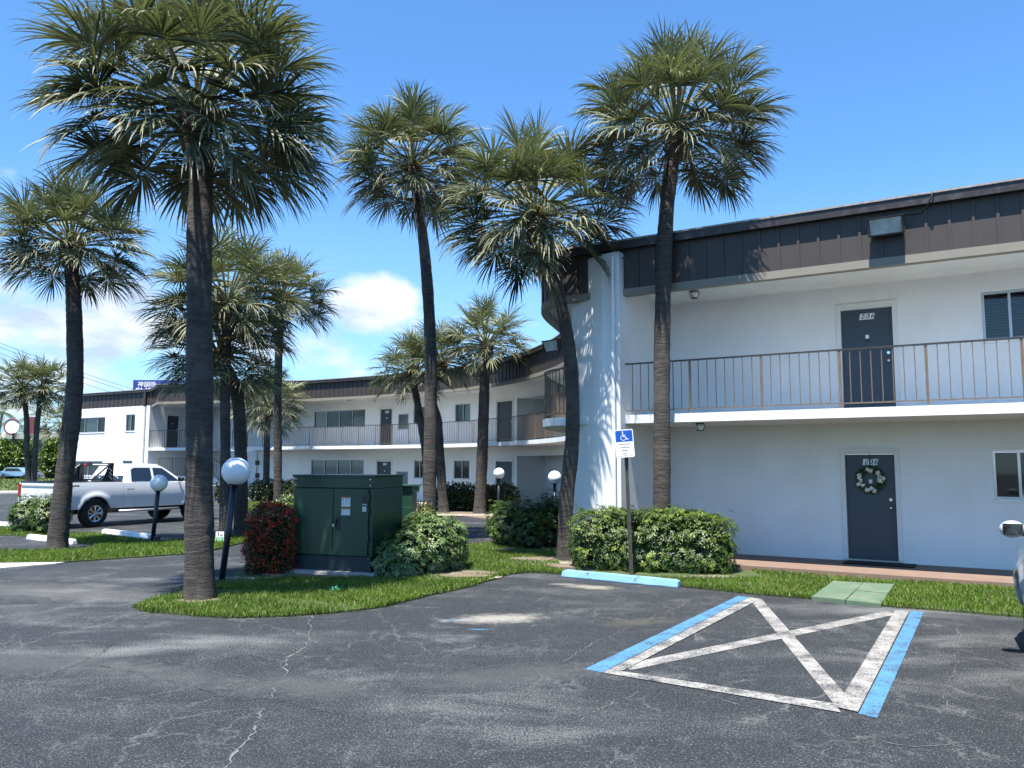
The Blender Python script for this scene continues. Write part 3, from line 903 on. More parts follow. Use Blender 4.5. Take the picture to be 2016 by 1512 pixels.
# utility boxes and conduit
bx = MB()
for v in (911, 936):
    q, z = W1.hit(508, v); box_on(bx, W1, q - .1, q + .1, z - .13, z + .13, .0, .12)
bx.build('meter_box', M['black'], bld)
q, z = W1.hit(508, 870); cd = MB(); pp = W1.at(q, .03); cd.tube([(pp.x, pp.y, .6), (pp.x, pp.y, 2.6)], .015, 6); cd.build('conduit', M['twig'], bld)
# walls that close the far side
mb = MB()
mb.prism([(3.2, 22.9), (4.4, 22.0), (6.5, 30), (5.5, 38), (3, 36)], -.05, 5.2)

# ceiling lanterns
def lantern(p, lab):
    t = thing('ceiling_lantern', p, lab, 'ceiling light', 'small bronze ceiling lanterns over the walkways')
    a = MB(); a.tube([(0, 0, 0), (0, 0, -.02)], .085, 16); a.build('canopy', M['gutter'], t, local=True)
    b = MB(); s_ = .085
    for i in range(4):
        an = i * math.pi / 2 + math.pi / 4
        p0 = Vector((math.cos(an) * s_, math.sin(an) * s_, -.02)); p1 = Vector((math.cos(an) * s_ * 1.35, math.sin(an) * s_ * 1.35, -.05)); p2 = Vector((math.cos(an) * s_ * .75, math.sin(an) * s_ * .75, -.14))
        b.tube([p0, p1, p2], .008, 5)
    b.tube([(0, 0, -.137), (0, 0, -.15)], .07, 4); b.build('cage', M['gutter'], t, local=True)
    g = MB(); g.tube([(0, 0, -.02), (0, 0, -.05), (0, 0, -.136)], [.075, .105, .055], 8); g.build('diffuser', M['globe'], t, local=True)
    return t
lantern(G(1367, 573, Z_CEIL), 'bronze lantern under the upper soffit left of door 206, near wing')
lantern(G(1378, 833, Z_SB), 'bronze lantern under the balcony slab to the right of the tall palm trunk')
lantern(G(688, 783, Z_CEIL), 'small lantern under the roof soffit above the four-pane upstairs window')
lantern(G(690, 889, Z_SB), 'small lantern under the balcony slab above the four-pane downstairs window')
lantern(G(1000, 768, Z_CEIL), 'small lantern under the roof soffit above the upstairs door by the curve')
lantern(G(998, 887, Z_SB), 'small lantern under the balcony slab above the downstairs door by the curve')

# flood lights
def flood(u, v, path, size, lab, cable=True):
    q, z = path.hit(u, v)
    p = path.at(q, .06); n2 = path.nrm(q); n3 = Vector((n2.x, n2.y, 0)); x3 = Vector((-n2.y, n2.x, 0))
    t = thing('flood_light', (p.x, p.y, z), lab, 'flood light', 'flood lights on the brown fascia')
    w, h, d = size
    R_ = Matrix((x3, n3, Vector((0, 0, 1)))).transposed() @ Matrix.Rotation(rad(-8), 3, 'X')
    def W(x, y, zz): return Vector((p.x, p.y, z)) + R_ @ Vector((x, y, zz))
    b = MB(); q8 = [W(-w / 2, 0, -h / 2), W(w / 2, 0, -h / 2), W(w / 2, 0, h / 2 * .9), W(-w / 2, 0, h / 2 * .9), W(-w / 2, d * .7, -h / 2), W(w / 2, d * .7, -h / 2), W(w / 2, d, h / 2), W(-w / 2, d, h / 2)]
    b.add(q8, [(0, 1, 2, 3), (0, 4, 5, 1)[::-1], (1, 5, 6, 2)[::-1], (2, 6, 7, 3)[::-1], (3, 7, 4, 0)[::-1]])
    b.add([W(-w / 2 - .02, d * .7, -h / 2 - .015), W(w / 2 + .02, d * .7, -h / 2 - .015), W(w / 2 + .02, d * .71, -h / 2 + .02), W(-w / 2 - .02, d * .71, -h / 2 + .02)], [(0, 1, 2, 3)])
    b.box(W(0, d * .86, h / 2 + .005), (w + .05, d * .5, .014), R_)
    b.box(W(-w / 2 - .005, d * .6, 0), (.02, d * .8, h), R_); b.box(W(w / 2 + .005, d * .6, 0), (.02, d * .8, h), R_)
    b.build('housing', M['gutter'], t)
    rr = MB(); rr.add([W(-w / 2 + .015, d * .35, -h / 2 + .015), W(w / 2 - .015, d * .35, -h / 2 + .015), W(w / 2 - .015, d * .3, h / 2 - .02), W(-w / 2 + .015, d * .3, h / 2 - .02)], [(3, 2, 1, 0)]); rr.build('reflector', M['chrome'], t)
    g = MB(); g.add([W(-w / 2 + .012, d * .705, -h / 2 + .01), W(w / 2 - .012, d * .705, -h / 2 + .01), W(w / 2 - .012, d * .98, h / 2 - .01), W(-w / 2 + .012, d * .98, h / 2 - .01)], [(3, 2, 1, 0)]); g.build('lens', M['lens'], t)
    if cable:
        c = MB()
        pts = [W(-.02, .03, h / 2)]
        for (uu, vv) in ((1758, 425), (1790, 421), (1808, 419), (1822, 411), (1834, 396), (1839, 383)):
            q2, z2 = path.hit(uu, vv); pp = path.at(q2, .05 if vv > 400 else .17); pts.append(Vector((pp.x, pp.y, z2)))
        pts = [Vector(x) for x in catmull([tuple(x) for x in pts], 4)]
        c.tube(pts, .012, 8); c.build('cable', M['post'], t, smooth=True)
    return t
flood(1747, 449, F2, (.50, .27, .22), 'boxy flood light with glass front and cable on the fascia of the near wing')
flood(1100, 681, F1, (.40, .22, .2), 'small flood light on the curved fascia beside the leaning palm', cable=False)

# door mat, wreath, hose bib ---------------------------------------------------
mid106 = (d106[0] + d106[1]) / 2
q0 = W2.at(d106[0] + .05, .12); q1 = W2.at(d106[1] + .25, .12); q2 = W2.at(d106[1] + .25, .62); q3 = W2.at(d106[0] + .05, .62)
mb = MB(); mb.prism([(p.x, p.y) for p in (q0, q1, q2, q3)], FLOOR + .004, FLOOR + .022)
tag(mb.build('doormat', M['mat_black']), 'black doormat lying on the terracotta walkway in front of door 106', 'doormat')

def leaves(P, D, Nn, L, Wd, fold=.25, curl=.15):
    """array of folded leaves; P base points, D directions, Nn approx normals"""
    n = len(P)
    D = D / np.linalg.norm(D, axis=1, keepdims=True)
    S = np.cross(D, Nn); S /= np.linalg.norm(S, axis=1, keepdims=True) + 1e-9
    U_ = np.cross(S, D)
    L = L.reshape(-1, 1); Wd = Wd.reshape(-1, 1)
    v0 = P; v1 = P + D * L * .5 + S * Wd * .5 + U_ * Wd * fold; v2 = P + D * L - U_ * L * curl; v3 = P + D * L * .5 - S * Wd * .5 + U_ * Wd * fold
    vm = P + D * L * .55
    V = np.stack([v0, v1, v2, v3, vm], 1).reshape(-1, 3)
    i = np.arange(n)[:, None] * 5
    F = np.concatenate([i + np.array([[0, 4, 1]]), i + np.array([[4, 2, 1]]), i + np.array([[0, 3, 4]]), i + np.array([[4, 3, 2]])], 0)
    return V, F

def rnd_dir(n):
    v = rng.normal(size=(n, 3)); return v / np.linalg.norm(v, axis=1, keepdims=True)

def wreath():
    q, z = W2.hit(1716, 944)
    c = W2.at(mid106 + .0, .0); c = Vector((c.x, c.y, z))
    n3 = Vector((WN.x, WN.y, 0)); x3 = Vector((-n3.y, n3.x, 0))
    c = c - n3 * .03
    t = thing('door_wreath', c, 'round wreath of green leaves and cream flowers hanging on door 106', 'wreath')
    X = np.array(x3); Nn = np.array(n3); Z = np.array([0, 0, 1.]); C0 = np.array(c)
    R0 = .19
    mb = MB(); mb.tube([c + x3 * (R0 * math.cos(a)) + Vector((0, 0, R0 * math.sin(a))) for a in np.linspace(0, 2 * math.pi, 25)], .018, 6, cap=False); mb.build('hoop', M['twig'], t)
    n = 900
    a = rng.uniform(0, 2 * np.pi, n); b = rng.uniform(0, 2 * np.pi, n); rr = rng.uniform(.0, .05, n)
    rad_ = np.cos(a)[:, None] * X + np.sin(a)[:, None] * Z
    P = C0 + rad_ * (R0 + rr * np.cos(b))[:, None] + Nn * (np.abs(np.sin(b)) * rr + .01)[:, None]
    D = rad_ * rng.normal(.3, .6, n)[:, None] + (-np.sin(a)[:, None] * X + np.cos(a)[:, None] * Z) * rng.normal(.3, .6, n)[:, None] + Nn * rng.uniform(0, .7, n)[:, None]
    V, F = leaves(P, D, np.tile(Nn, (n, 1)) + .4 * rnd_dir(n), rng.uniform(.04, .08, n), rng.uniform(.015, .025, n))
    ti = np.zeros((n, 4)); ti[:, 0] = rng.uniform(0, 1, n); ti[:, 3] = 1
    npmesh('wreath_leaves', V, F, M['darkleaf'], t, np.repeat(ti, 5, 0))
    for an in (95, 80, 100, 160, 175, 190, 205, 20, 5, -10, 350, 265, 280, 290, 255, 40, 220):
        aa = rad(an + random.uniform(-5, 5)); pr = R0 + random.uniform(-.03, .04)
        cc = c + x3 * (pr * math.cos(aa)) + Vector((0, 0, pr * math.sin(aa))) + n3 * .05
        mb = MB(); nn_ = 16; vs = [cc + n3 * .012]
        for ring, (rr_, hh) in enumerate(((.018, .022), (.042, .006), (.034, -.014))):
            for k in range(nn_):
                an2 = 2 * math.pi * k / nn_; rq = rr_ * (1 + .28 * math.cos(5 * an2 + aa))
                vs.append(cc + x3 * math.cos(an2) * rq + Vector((0, 0, math.sin(an2) * rq)) + n3 * hh)
        fs = [(0, 1 + k, 1 + (k + 1) % nn_) for k in range(nn_)] + [(1 + g_ * nn_ + k, 1 + (g_ + 1) * nn_ + k, 1 + (g_ + 1) * nn_ + (k + 1) % nn_, 1 + g_ * nn_ + (k + 1) % nn_) for g_ in (0, 1) for k in range(nn_)]
        mb.add(vs, fs); mb.build('flower', M['flower'], t, smooth=True)
    st = MB(); st.box(W2.at(mid106, -.045).to_3d() + Vector((0, 0, (z + R0 + d106[3]) / 2)), (.022, .004, d106[3] - z - R0 + .02), Matrix((x3, n3, Vector((0, 0, 1)))).transposed())
    st.build('ribbon', M['black'], t)
wreath()

# ------------------------------------------------------------------ ground
def sheet(name, poly, z0, z1, material, kind='structure', px=True, parent=None):
    pts = [G(u, v, z1) for u, v in poly] if px else poly
    mb = MB(); mb.prism([(p[0], p[1]) for p in pts], z0, z1)
    o = mb.build(name, material, parent)
    if kind: o['kind'] = kind
    return o, [(p[0], p[1]) for p in pts]

me = MB(); S_ = 1500
me.add([(-S_, -200, 0), (S_, -200, 0), (S_, 2600, 0), (-S_, 2600, 0)], [(0, 1, 2, 3)])
tag(me.build('asphalt_lot', M['asphalt']), kind='structure')
# island with the big palm, cabinet and hedges
isl_px = [(265, 1194), (290, 1201), (330, 1204), (400, 1210), (460, 1212), (560, 1210), (640, 1204), (700, 1199), (760, 1190), (800, 1180), (850, 1168), (900, 1158), (942, 1147), (980, 1134), (1010, 1127), (1040, 1124), (1078, 1125), (1104, 1128), (1210, 1139), (1334, 1151), (1500, 1168), (1592, 1175), (1734, 1189), (2004, 1211), (2300, 1236)]
def wl(s, off): p = W2.at(s, off); return (p.x, p.y)
front = [G(u, v, .03) for u, v in isl_px]
walk_in = 1.82
sw0 = W2.hit(1425, 1100)[0]
isl = [(p.x, p.y) for p in front] + [wl(W2.L, 1.75), wl(sw0, 1.78), wl(.4, 1.9), (2.2, 18.2), (1.6, 20.2), (.9, 19.6)] + [(p.x, p.y) for p in [G(u, v, .03) for u, v in [(1100, 1078), (1040, 1080), (975, 1068), (922, 1072), (840, 1078), (700, 1084), (560, 1096), (480, 1120), (430, 1150), (370, 1160), (340, 1167), (300, 1178)]]]
mb = MB(); mb.prism(isl, -.02, .03)
tag(mb.build('lawn', M['lawnbase']), kind='structure')
# left lawn strip
lawnA_px = [(-60, 1108), (0, 1107), (128, 1105), (200, 1100), (365, 1089), (418, 1082), (471, 1069), (560, 1056), (540, 1046), (420, 1058), (330, 1066), (300, 1069), (262, 1062), (225, 1056), (180, 1050), (131, 1053), (131, 1067), (165, 1068), (200, 1071), (170, 1081), (128, 1083), (90, 1084), (-60, 1085)]
_, lawnA = sheet('lawn', lawnA_px, -.02, .03, M['lawnbase'])
_, lawnC = sheet('lawn', [(-60, 1052), (22, 1053), (110, 1057), (108, 1046), (20, 1038), (-60, 1036)], -.02, .03, M['lawnbase'])
sheet('kerb', [(-60, 1109), (128, 1106.5), (110, 1109), (60, 1113), (0, 1118), (-60, 1123)], -.02, .02, M['curb'])
# walkway and pavers
mb = MB(); mb.prism([wl(0, .0), wl(W2.L, .0), wl(W2.L, walk_in), wl(0, walk_in)], -.02, FLOOR)
tag(mb.build('walkway', M['terra']), kind='structure')
pv = [G(1640, 1143, .055), G(1762, 1150, .055), G(1735, 1189, .055), G(1597, 1175, .055)]
pv = [Vector((p.x, p.y)) for p in pv]
mb = MB()
for i in range(2):
    for j in range(2):
        def bl(a, b): return pv[0].lerp(pv[1], a).lerp(pv[3].lerp(pv[2], a), b)
        a0, a1, b0, b1 = i * .5 + .006, i * .5 + .494, j * .5 + .008, j * .5 + .492
        q = [bl(a0, b0), bl(a1, b0), bl(a1, b1), bl(a0, b1)]
        mb.prism([(p.x, p.y) for p in q], -.01, .055 + .004 * ((i + j) % 2))
tag(mb.build('paving_slabs', M['paver']), kind='structure')
# far walkway, planting bed, verge and street to the left
farbed = [(.9, 26.9), (1.2, 29.2), (.2, 32.2), (-.9, 33.8), (-2.1, 35.0), (-2.4, 30.0), (-1.4, 28.6), (-.2, 26.9)]
bed_px = [(850, 1012), (900, 1014), (960, 1021), (1020, 1036), (1100, 1046), (1100, 1010), (1010, 1000), (930, 992), (850, 997)]
_, bedC = sheet('gravel_bed', bed_px, -.02, .03, M['soil'])
bed2_px = [(478, 1005), (545, 1008), (600, 1010), (600, 990), (540, 988), (470, 990)]
_, bed2 = sheet('lawn', bed2_px, -.02, .03, M['lawnbase'])
cur_rows = [(r[0] - (r[2] - r[0]) * .05, r[1] - (r[3] - r[1]) * .05, r[2], r[3]) for r in CUR[:45:3]]
o = strip(cur_rows, -.02, FLOOR - .02).build('walkway', M['concrete']); o['kind'] = 'structure'
_, verge = sheet('verge', [(-400, 969), (60, 966), (420, 962), (420, 944), (60, 941), (-400, 944)], -.05, .05, M['lawnbase'])
sheet('kerb', [(-400, 971.5), (60, 968.5), (420, 964.5), (420, 962), (60, 966), (-400, 969)], -.05, .10, M['curb'])
sheet('far_ground', [(-900, 941), (60, 938), (420, 940), (420, 925), (-900, 925)], -.05, .04, M['soil'])

# ------------------------------------------------------------------ road markings
def quad(name, px, material, z=.004):
    P = [G(u, v, z) for u, v in px]
    mb = MB(); mb.add([(p.x, p.y, z) for p in P], [tuple(range(len(P)))])
    o = mb.build(name, material); o['kind'] = 'structure'
    me = o.data
    if me.polygons[0].normal.z < 0: me.flip_normals()
    return o
quad('white_stall_line', [(1225, 1308), (1745, 1203), (1768, 1209), (1242, 1319)], M['linewhite'], .004)
quad('white_stall_line', [(1477, 1181), (1499, 1179), (1682, 1386), (1648, 1393)], M['linewhite'], .006)
quad('white_stall_line', [(1187, 1324), (1197, 1317), (1645, 1385), (1655, 1402)], M['linewhite'], .008)
quad('white_stall_line', [(1187, 1324), (1476, 1175.5), (1497, 1178.5), (1228, 1319)], M['linewhite'], .010)
quad('white_stall_line', [(1762, 1201), (1790, 1202.5), (1689, 1401), (1646, 1391)], M['linewhite'], .010)
quad('blue_stall_line', [(1151, 1317), (1185, 1323.5), (1475, 1175.5), (1453, 1173)], M['lineblue'], .004)
quad('blue_stall_line', [(1793, 1203), (1819, 1204.5), (1727, 1413), (1690, 1405)], M['lineblue'], .004)
# cracks in the asphalt: thin weathered seams
def seam(px, w, material, seed=1, z=.0035):
    r = random.Random(seed)
    P = [G(u, v) for u, v in px]
    pts = [Vector((p.x, p.y)) for p in P]
    fine = []
    for a, b in zip(pts, pts[1:]):
        n = max(2, int((b - a).length / .045))
        for i in range(n): fine.append(a.lerp(b, i / n))
    fine.append(pts[-1])
    off = 0; mb = MB(); L = []; Rr = []
    for i, p in enumerate(fine):
        d = (fine[min(i + 1, len(fine) - 1)] - fine[max(i - 1, 0)]).normalized(); n = Vector((-d.y, d.x))
        off = off * .85 + r.uniform(-.022, .022)
        ww = w * max(0.0, r.uniform(-.12, 1.15)) * max(.12, .75 + .35 * math.sin(i * .11 + seed))
        c = p + n * off
        L.append(c + n * ww); Rr.append(c - n * ww)
    n = len(fine)
    mb.add([(p.x, p.y, z) for p in L] + [(p.x, p.y, z) for p in Rr], [(i, n + i, n + i + 1, i + 1) for i in range(n - 1)])
    o = mb.build('asphalt_crack', material); o['kind'] = 'structure'
M['seam'] = mat('crack_grit', (.19, .185, .175), .95, var=.5, vs=30, bs=.5, dirt=(.07, .07, .07), dirt_amt=.9, dscale=14)
M['seamdark'] = mat('crack_dark', (.035, .035, .033), .95, var=.3, vs=20, dirt=(.25, .23, .2), dirt_amt=.7, dscale=10)
seam([(612, 1206), (608, 1235), (592, 1275), (575, 1300), (560, 1335), (530, 1390), (505, 1430), (485, 1470), (462, 1512)], .014, M['seam'], 2)
seam([(0, 1283), (30, 1260), (75, 1240), (150, 1225), (250, 1215), (330, 1204)], .008, M['seamdark'], 3)
seam([(50, 1380), (120, 1325), (190, 1290), (240, 1255), (285, 1225), (318, 1205)], .008, M['seamdark'], 4)
seam([(1085, 1450), (1120, 1435), (1160, 1405), (1205, 1385), (1255, 1360)], .006, M['seam'], 5)
seam([(1100, 1306), (1180, 1262), (1260, 1228), (1330, 1196), (1385, 1172)], .007, M['seam'], 6)
seam([(1385, 1172), (1440, 1196), (1500, 1216)], .005, M['seam'], 7)
seam([(950, 1273), (1010, 1268), (1090, 1282), (1180, 1298)], .006, M['seam'], 8)
seam([(1050, 1305), (1140, 1322), (1260, 1345), (1400, 1372), (1500, 1400)], .006, M['seam'], 9)
seam([(1390, 1300), (1412, 1310), (1405, 1340), (1400, 1365)], .010, M['seamdark'], 10)
seam([(1845, 1430), (1872, 1330), (1888, 1235)], .006, M['seam'], 11)
seam([(1870, 1225), (1960, 1240), (2030, 1250)], .006, M['seam'], 12)
seam([(0, 1335), (150, 1350), (330, 1300), (420, 1315), (560, 1350)], .005, M['seam'], 13)
seam([(0, 1440), (60, 1480), (110, 1515)], .010, M['seamdark'], 14)
seam([(550, 1296), (640, 1262), (720, 1248), (800, 1265), (860, 1290)], .005, M['seam'], 15)
seam([(880, 1512), (960, 1470), (1085, 1450)], .006, M['seam'], 16)
seam([(1600, 1512), (1640, 1470), (1700, 1450), (1800, 1470), (1900, 1460)], .006, M['seam'], 17)
# long dark seam lines of the sealcoat
seam([(200, 1310), (330, 1343), (470, 1378), (530, 1378), (700, 1415)], .008, M['seamdark'], 21)

# ------------------------------------------------------------------ grass
def in_poly(P, poly):
    x, y = P[:, 0], P[:, 1]; ins = np.zeros(len(P), bool); n = len(poly)
    for i in range(n):
        x1, y1 = poly[i]; x2, y2 = poly[(i + 1) % n]
        c = ((y1 > y) != (y2 > y)) & (x < (x2 - x1) * (y - y1) / (y2 - y1 + 1e-12) + x1)
        ins ^= c
    return ins
def sample_poly(poly, dens, ybias=False):
    A = np.array(poly); lo, hi = A.min(0), A.max(0)
    n = int((hi - lo).prod() * dens)
    P = rng.uniform(lo, hi, (n, 2))
    return P[in_poly(P, poly)]
def seg_dist(P, poly, a, b):
    A = np.array(poly[a]); Bv = np.array(poly[b]); d = Bv - A
    t = np.clip(((P - A) @ d) / (d @ d), 0, 1)[:, None]
    return np.linalg.norm(P - (A + d * t), axis=1)
def grass(P, h, w, z0=.03, label='', dry=.05, name='grass'):
    n = len(P)
    h = h * rng.uniform(.55, 1.3, n)
    an = rng.uniform(0, 2 * np.pi, n); lean = rng.uniform(.1, .9, n) * h
    dx, dy = np.cos(an), np.sin(an)
    a2 = rng.uniform(0, 2 * np.pi, n); sx, sy = np.cos(a2) * w / 2, np.sin(a2) * w / 2
    Z = np.full(n, z0 - .01)
    b0 = np.stack([P[:, 0] - sx, P[:, 1] - sy, Z], 1); b1 = np.stack([P[:, 0] + sx, P[:, 1] + sy, Z], 1)
    m0 = np.stack([P[:, 0] - sx * .8 + dx * lean * .35, P[:, 1] - sy * .8 + dy * lean * .35, Z + h * .6], 1)
    m1 = np.stack([P[:, 0] + sx * .8 + dx * lean * .35, P[:, 1] + sy * .8 + dy * lean * .35, Z + h * .6], 1)
    t = np.stack([P[:, 0] + dx * lean, P[:, 1] + dy * lean, Z + h], 1)
    V = np.stack([b0, b1, m1, m0, t], 1).reshape(-1, 3)
    i = np.arange(n)[:, None] * 5
    F = np.concatenate([i + [[0, 1, 2]], i + [[0, 2, 3]], i + [[3, 2, 4]]], 0)
    # tint by clump
    cl = np.sin(P[:, 0] * 2.1 + np.sin(P[:, 1] * 1.7) * 2) * np.cos(P[:, 1] * 2.6 + P[:, 0]) * .25 + .5
    ti = np.zeros((n, 4)); ti[:, 0] = np.clip(cl + rng.normal(0, .28, n), 0, 1); ti[:, 1] = (rng.random(n) < dry) * rng.uniform(.4, 1, n); ti[:, 3] = 1
    o = npmesh(name, V, F, M['grass'], None, np.repeat(ti, 5, 0))
    o['kind'] = 'stuff'
    return o
P = sample_poly(isl, 2500)
bare = [(G(390, 1187), .30, .22), (G(450, 1168), .35, .10), (G(1300, 1112), 1.6, .55), (G(850, 1132), 1.15, .33), (G(650, 1132), 1.05, .62), (G(470, 1140), .75, .28), (G(1095, 1105), .9, .35), (G(525, 1130), .7, .4), (G(915, 1140), .45, .18), (G(1700, 1166), .8, .0), (G(1040, 1085), .9, .4), (G(1180, 1120), .9, .4)]
keep = np.ones(len(P), bool)
for c, rx, ry in bare:
    if ry == 0: continue
    dd_ = ((P[:, 0] - c.x) / rx) ** 2 + ((P[:, 1] - c.y) / ry) ** 2 + rng.normal(0, .18, len(P))
    keep &= dd_ > 1
fe = np.array([(p.x, p.y) for p in front]); sg_ = rng.integers(0, len(fe) - 1, 5200); tt_ = rng.random((5200, 1))
seglen_ = np.linalg.norm(np.diff(fe, axis=0), axis=1); sg_ = rng.choice(len(fe) - 1, 5200, p=seglen_ / seglen_.sum())
EP = fe[sg_] * (1 - tt_) + fe[sg_ + 1] * tt_ + rng.normal(0, .022, (5200, 2))
pvp = [(p.x, p.y) for p in pv]
keep &= ~in_poly(P, pvp)
# strip behind the hedge stays bare
wdist = -(P[:, 0] * WN.x + P[:, 1] * WN.y) - (-WC) ; 
keep &= ~((P[:, 0] > .9) & (P[:, 0] < G(1440, 1110).x) & (P[:, 1] > 13.6))
P = P[keep]
P = P[(P[:, 1] < 13.5) | (rng.random(len(P)) < .75)]
P = np.concatenate([P, EP[~in_poly(EP, pvp)]])
nzp = np.sin(P[:, 0] * 3.1 + 1.2 * np.sin(P[:, 1] * 2.3)) + np.sin(P[:, 1] * 4.3 + P[:, 0] * 1.7)
P = P[(nzp > -1.25) | (rng.random(len(P)) < .35)]
grass(P, .062, .0105, dry=.08)
P = sample_poly(lawnA, 1300); grass(P, .075, .014)
P = sample_poly(lawnC, 900); grass(P, .07, .015)
P = sample_poly(bed2, 500); grass(P, .08, .02, dry=.2)
P = sample_poly(verge, 6); P = P[rng.random(len(P)) < .9]; grass(P, .12, .12, .05, dry=.45)

for i_, (c, rx, ry) in enumerate(bare):
    if ry == 0: continue
    rr_ = random.Random(i_); pp_ = []
    for k in range(28):
        an = 2 * math.pi * k / 28; q = rr_.uniform(.88, 1.12)
        pp_.append((c.x + rx * q * math.cos(an), c.y + ry * q * math.sin(an)))
    pp_ = [p_ for p_ in pp_]
    if not in_poly(np.array(pp_), isl).all(): continue
    mb = MB(); mb.prism(pp_, .0, .034 + .003 * i_); o = mb.build('bare_soil', M['soil']); o['kind'] = 'structure'
# pebbles: gravel patches
def pebbles(name, c, rx, ry, n, s=.02, z=.03):
    a = rng.uniform(0, 2 * np.pi, n); r = np.sqrt(rng.random(n)) * rng.uniform(.8, 1.15, n)
    X = c.x + np.cos(a) * r * rx; Y = c.y + np.sin(a) * r * ry
    base = np.array([[1, 0, 0], [0, 1, 0], [-1, 0, 0], [0, -1, 0], [0, 0, .7], [.6, .6, .35], [-.6, .6, .35], [-.6, -.6, .35], [.6, -.6, .35]], float)
    Fb = np.array([[0, 5, 4], [5, 1, 4], [1, 6, 4], [6, 2, 4], [2, 7, 4], [7, 3, 4], [3, 8, 4], [8, 0, 4]])
    sc_ = rng.uniform(.4, 1.3, (n, 1, 1)) * s * rng.uniform(.7, 1.3, (n, 9, 3))
    an = rng.uniform(0, 6.28, n); ca, sa = np.cos(an), np.sin(an)
    V = base[None] * sc_
    Vx = V[:, :, 0] * ca[:, None] - V[:, :, 1] * sa[:, None]; Vy = V[:, :, 0] * sa[:, None] + V[:, :, 1] * ca[:, None]
    V = np.stack([Vx + X[:, None], Vy + Y[:, None], V[:, :, 2] + z], 2).reshape(-1, 3)
    F = (np.arange(n)[:, None, None] * 9 + Fb[None]).reshape(-1, 3)
    o = npmesh(name, V, F, M['stone'], None); o['kind'] = 'stuff'
pebbles('gravel', G(905, 1140), .62, .28, 2600, .017)
pebbles('gravel', G(1095, 1112), .55, .45, 2200, .017)
pebbles('gravel', G(1400, 1140), .5, .16, 700, .017)
pebbles('gravel', G(450, 1143), .5, .18, 800, .014)
pebbles('gravel', G(940, 1016), 2.2, .5, 2600, .03)

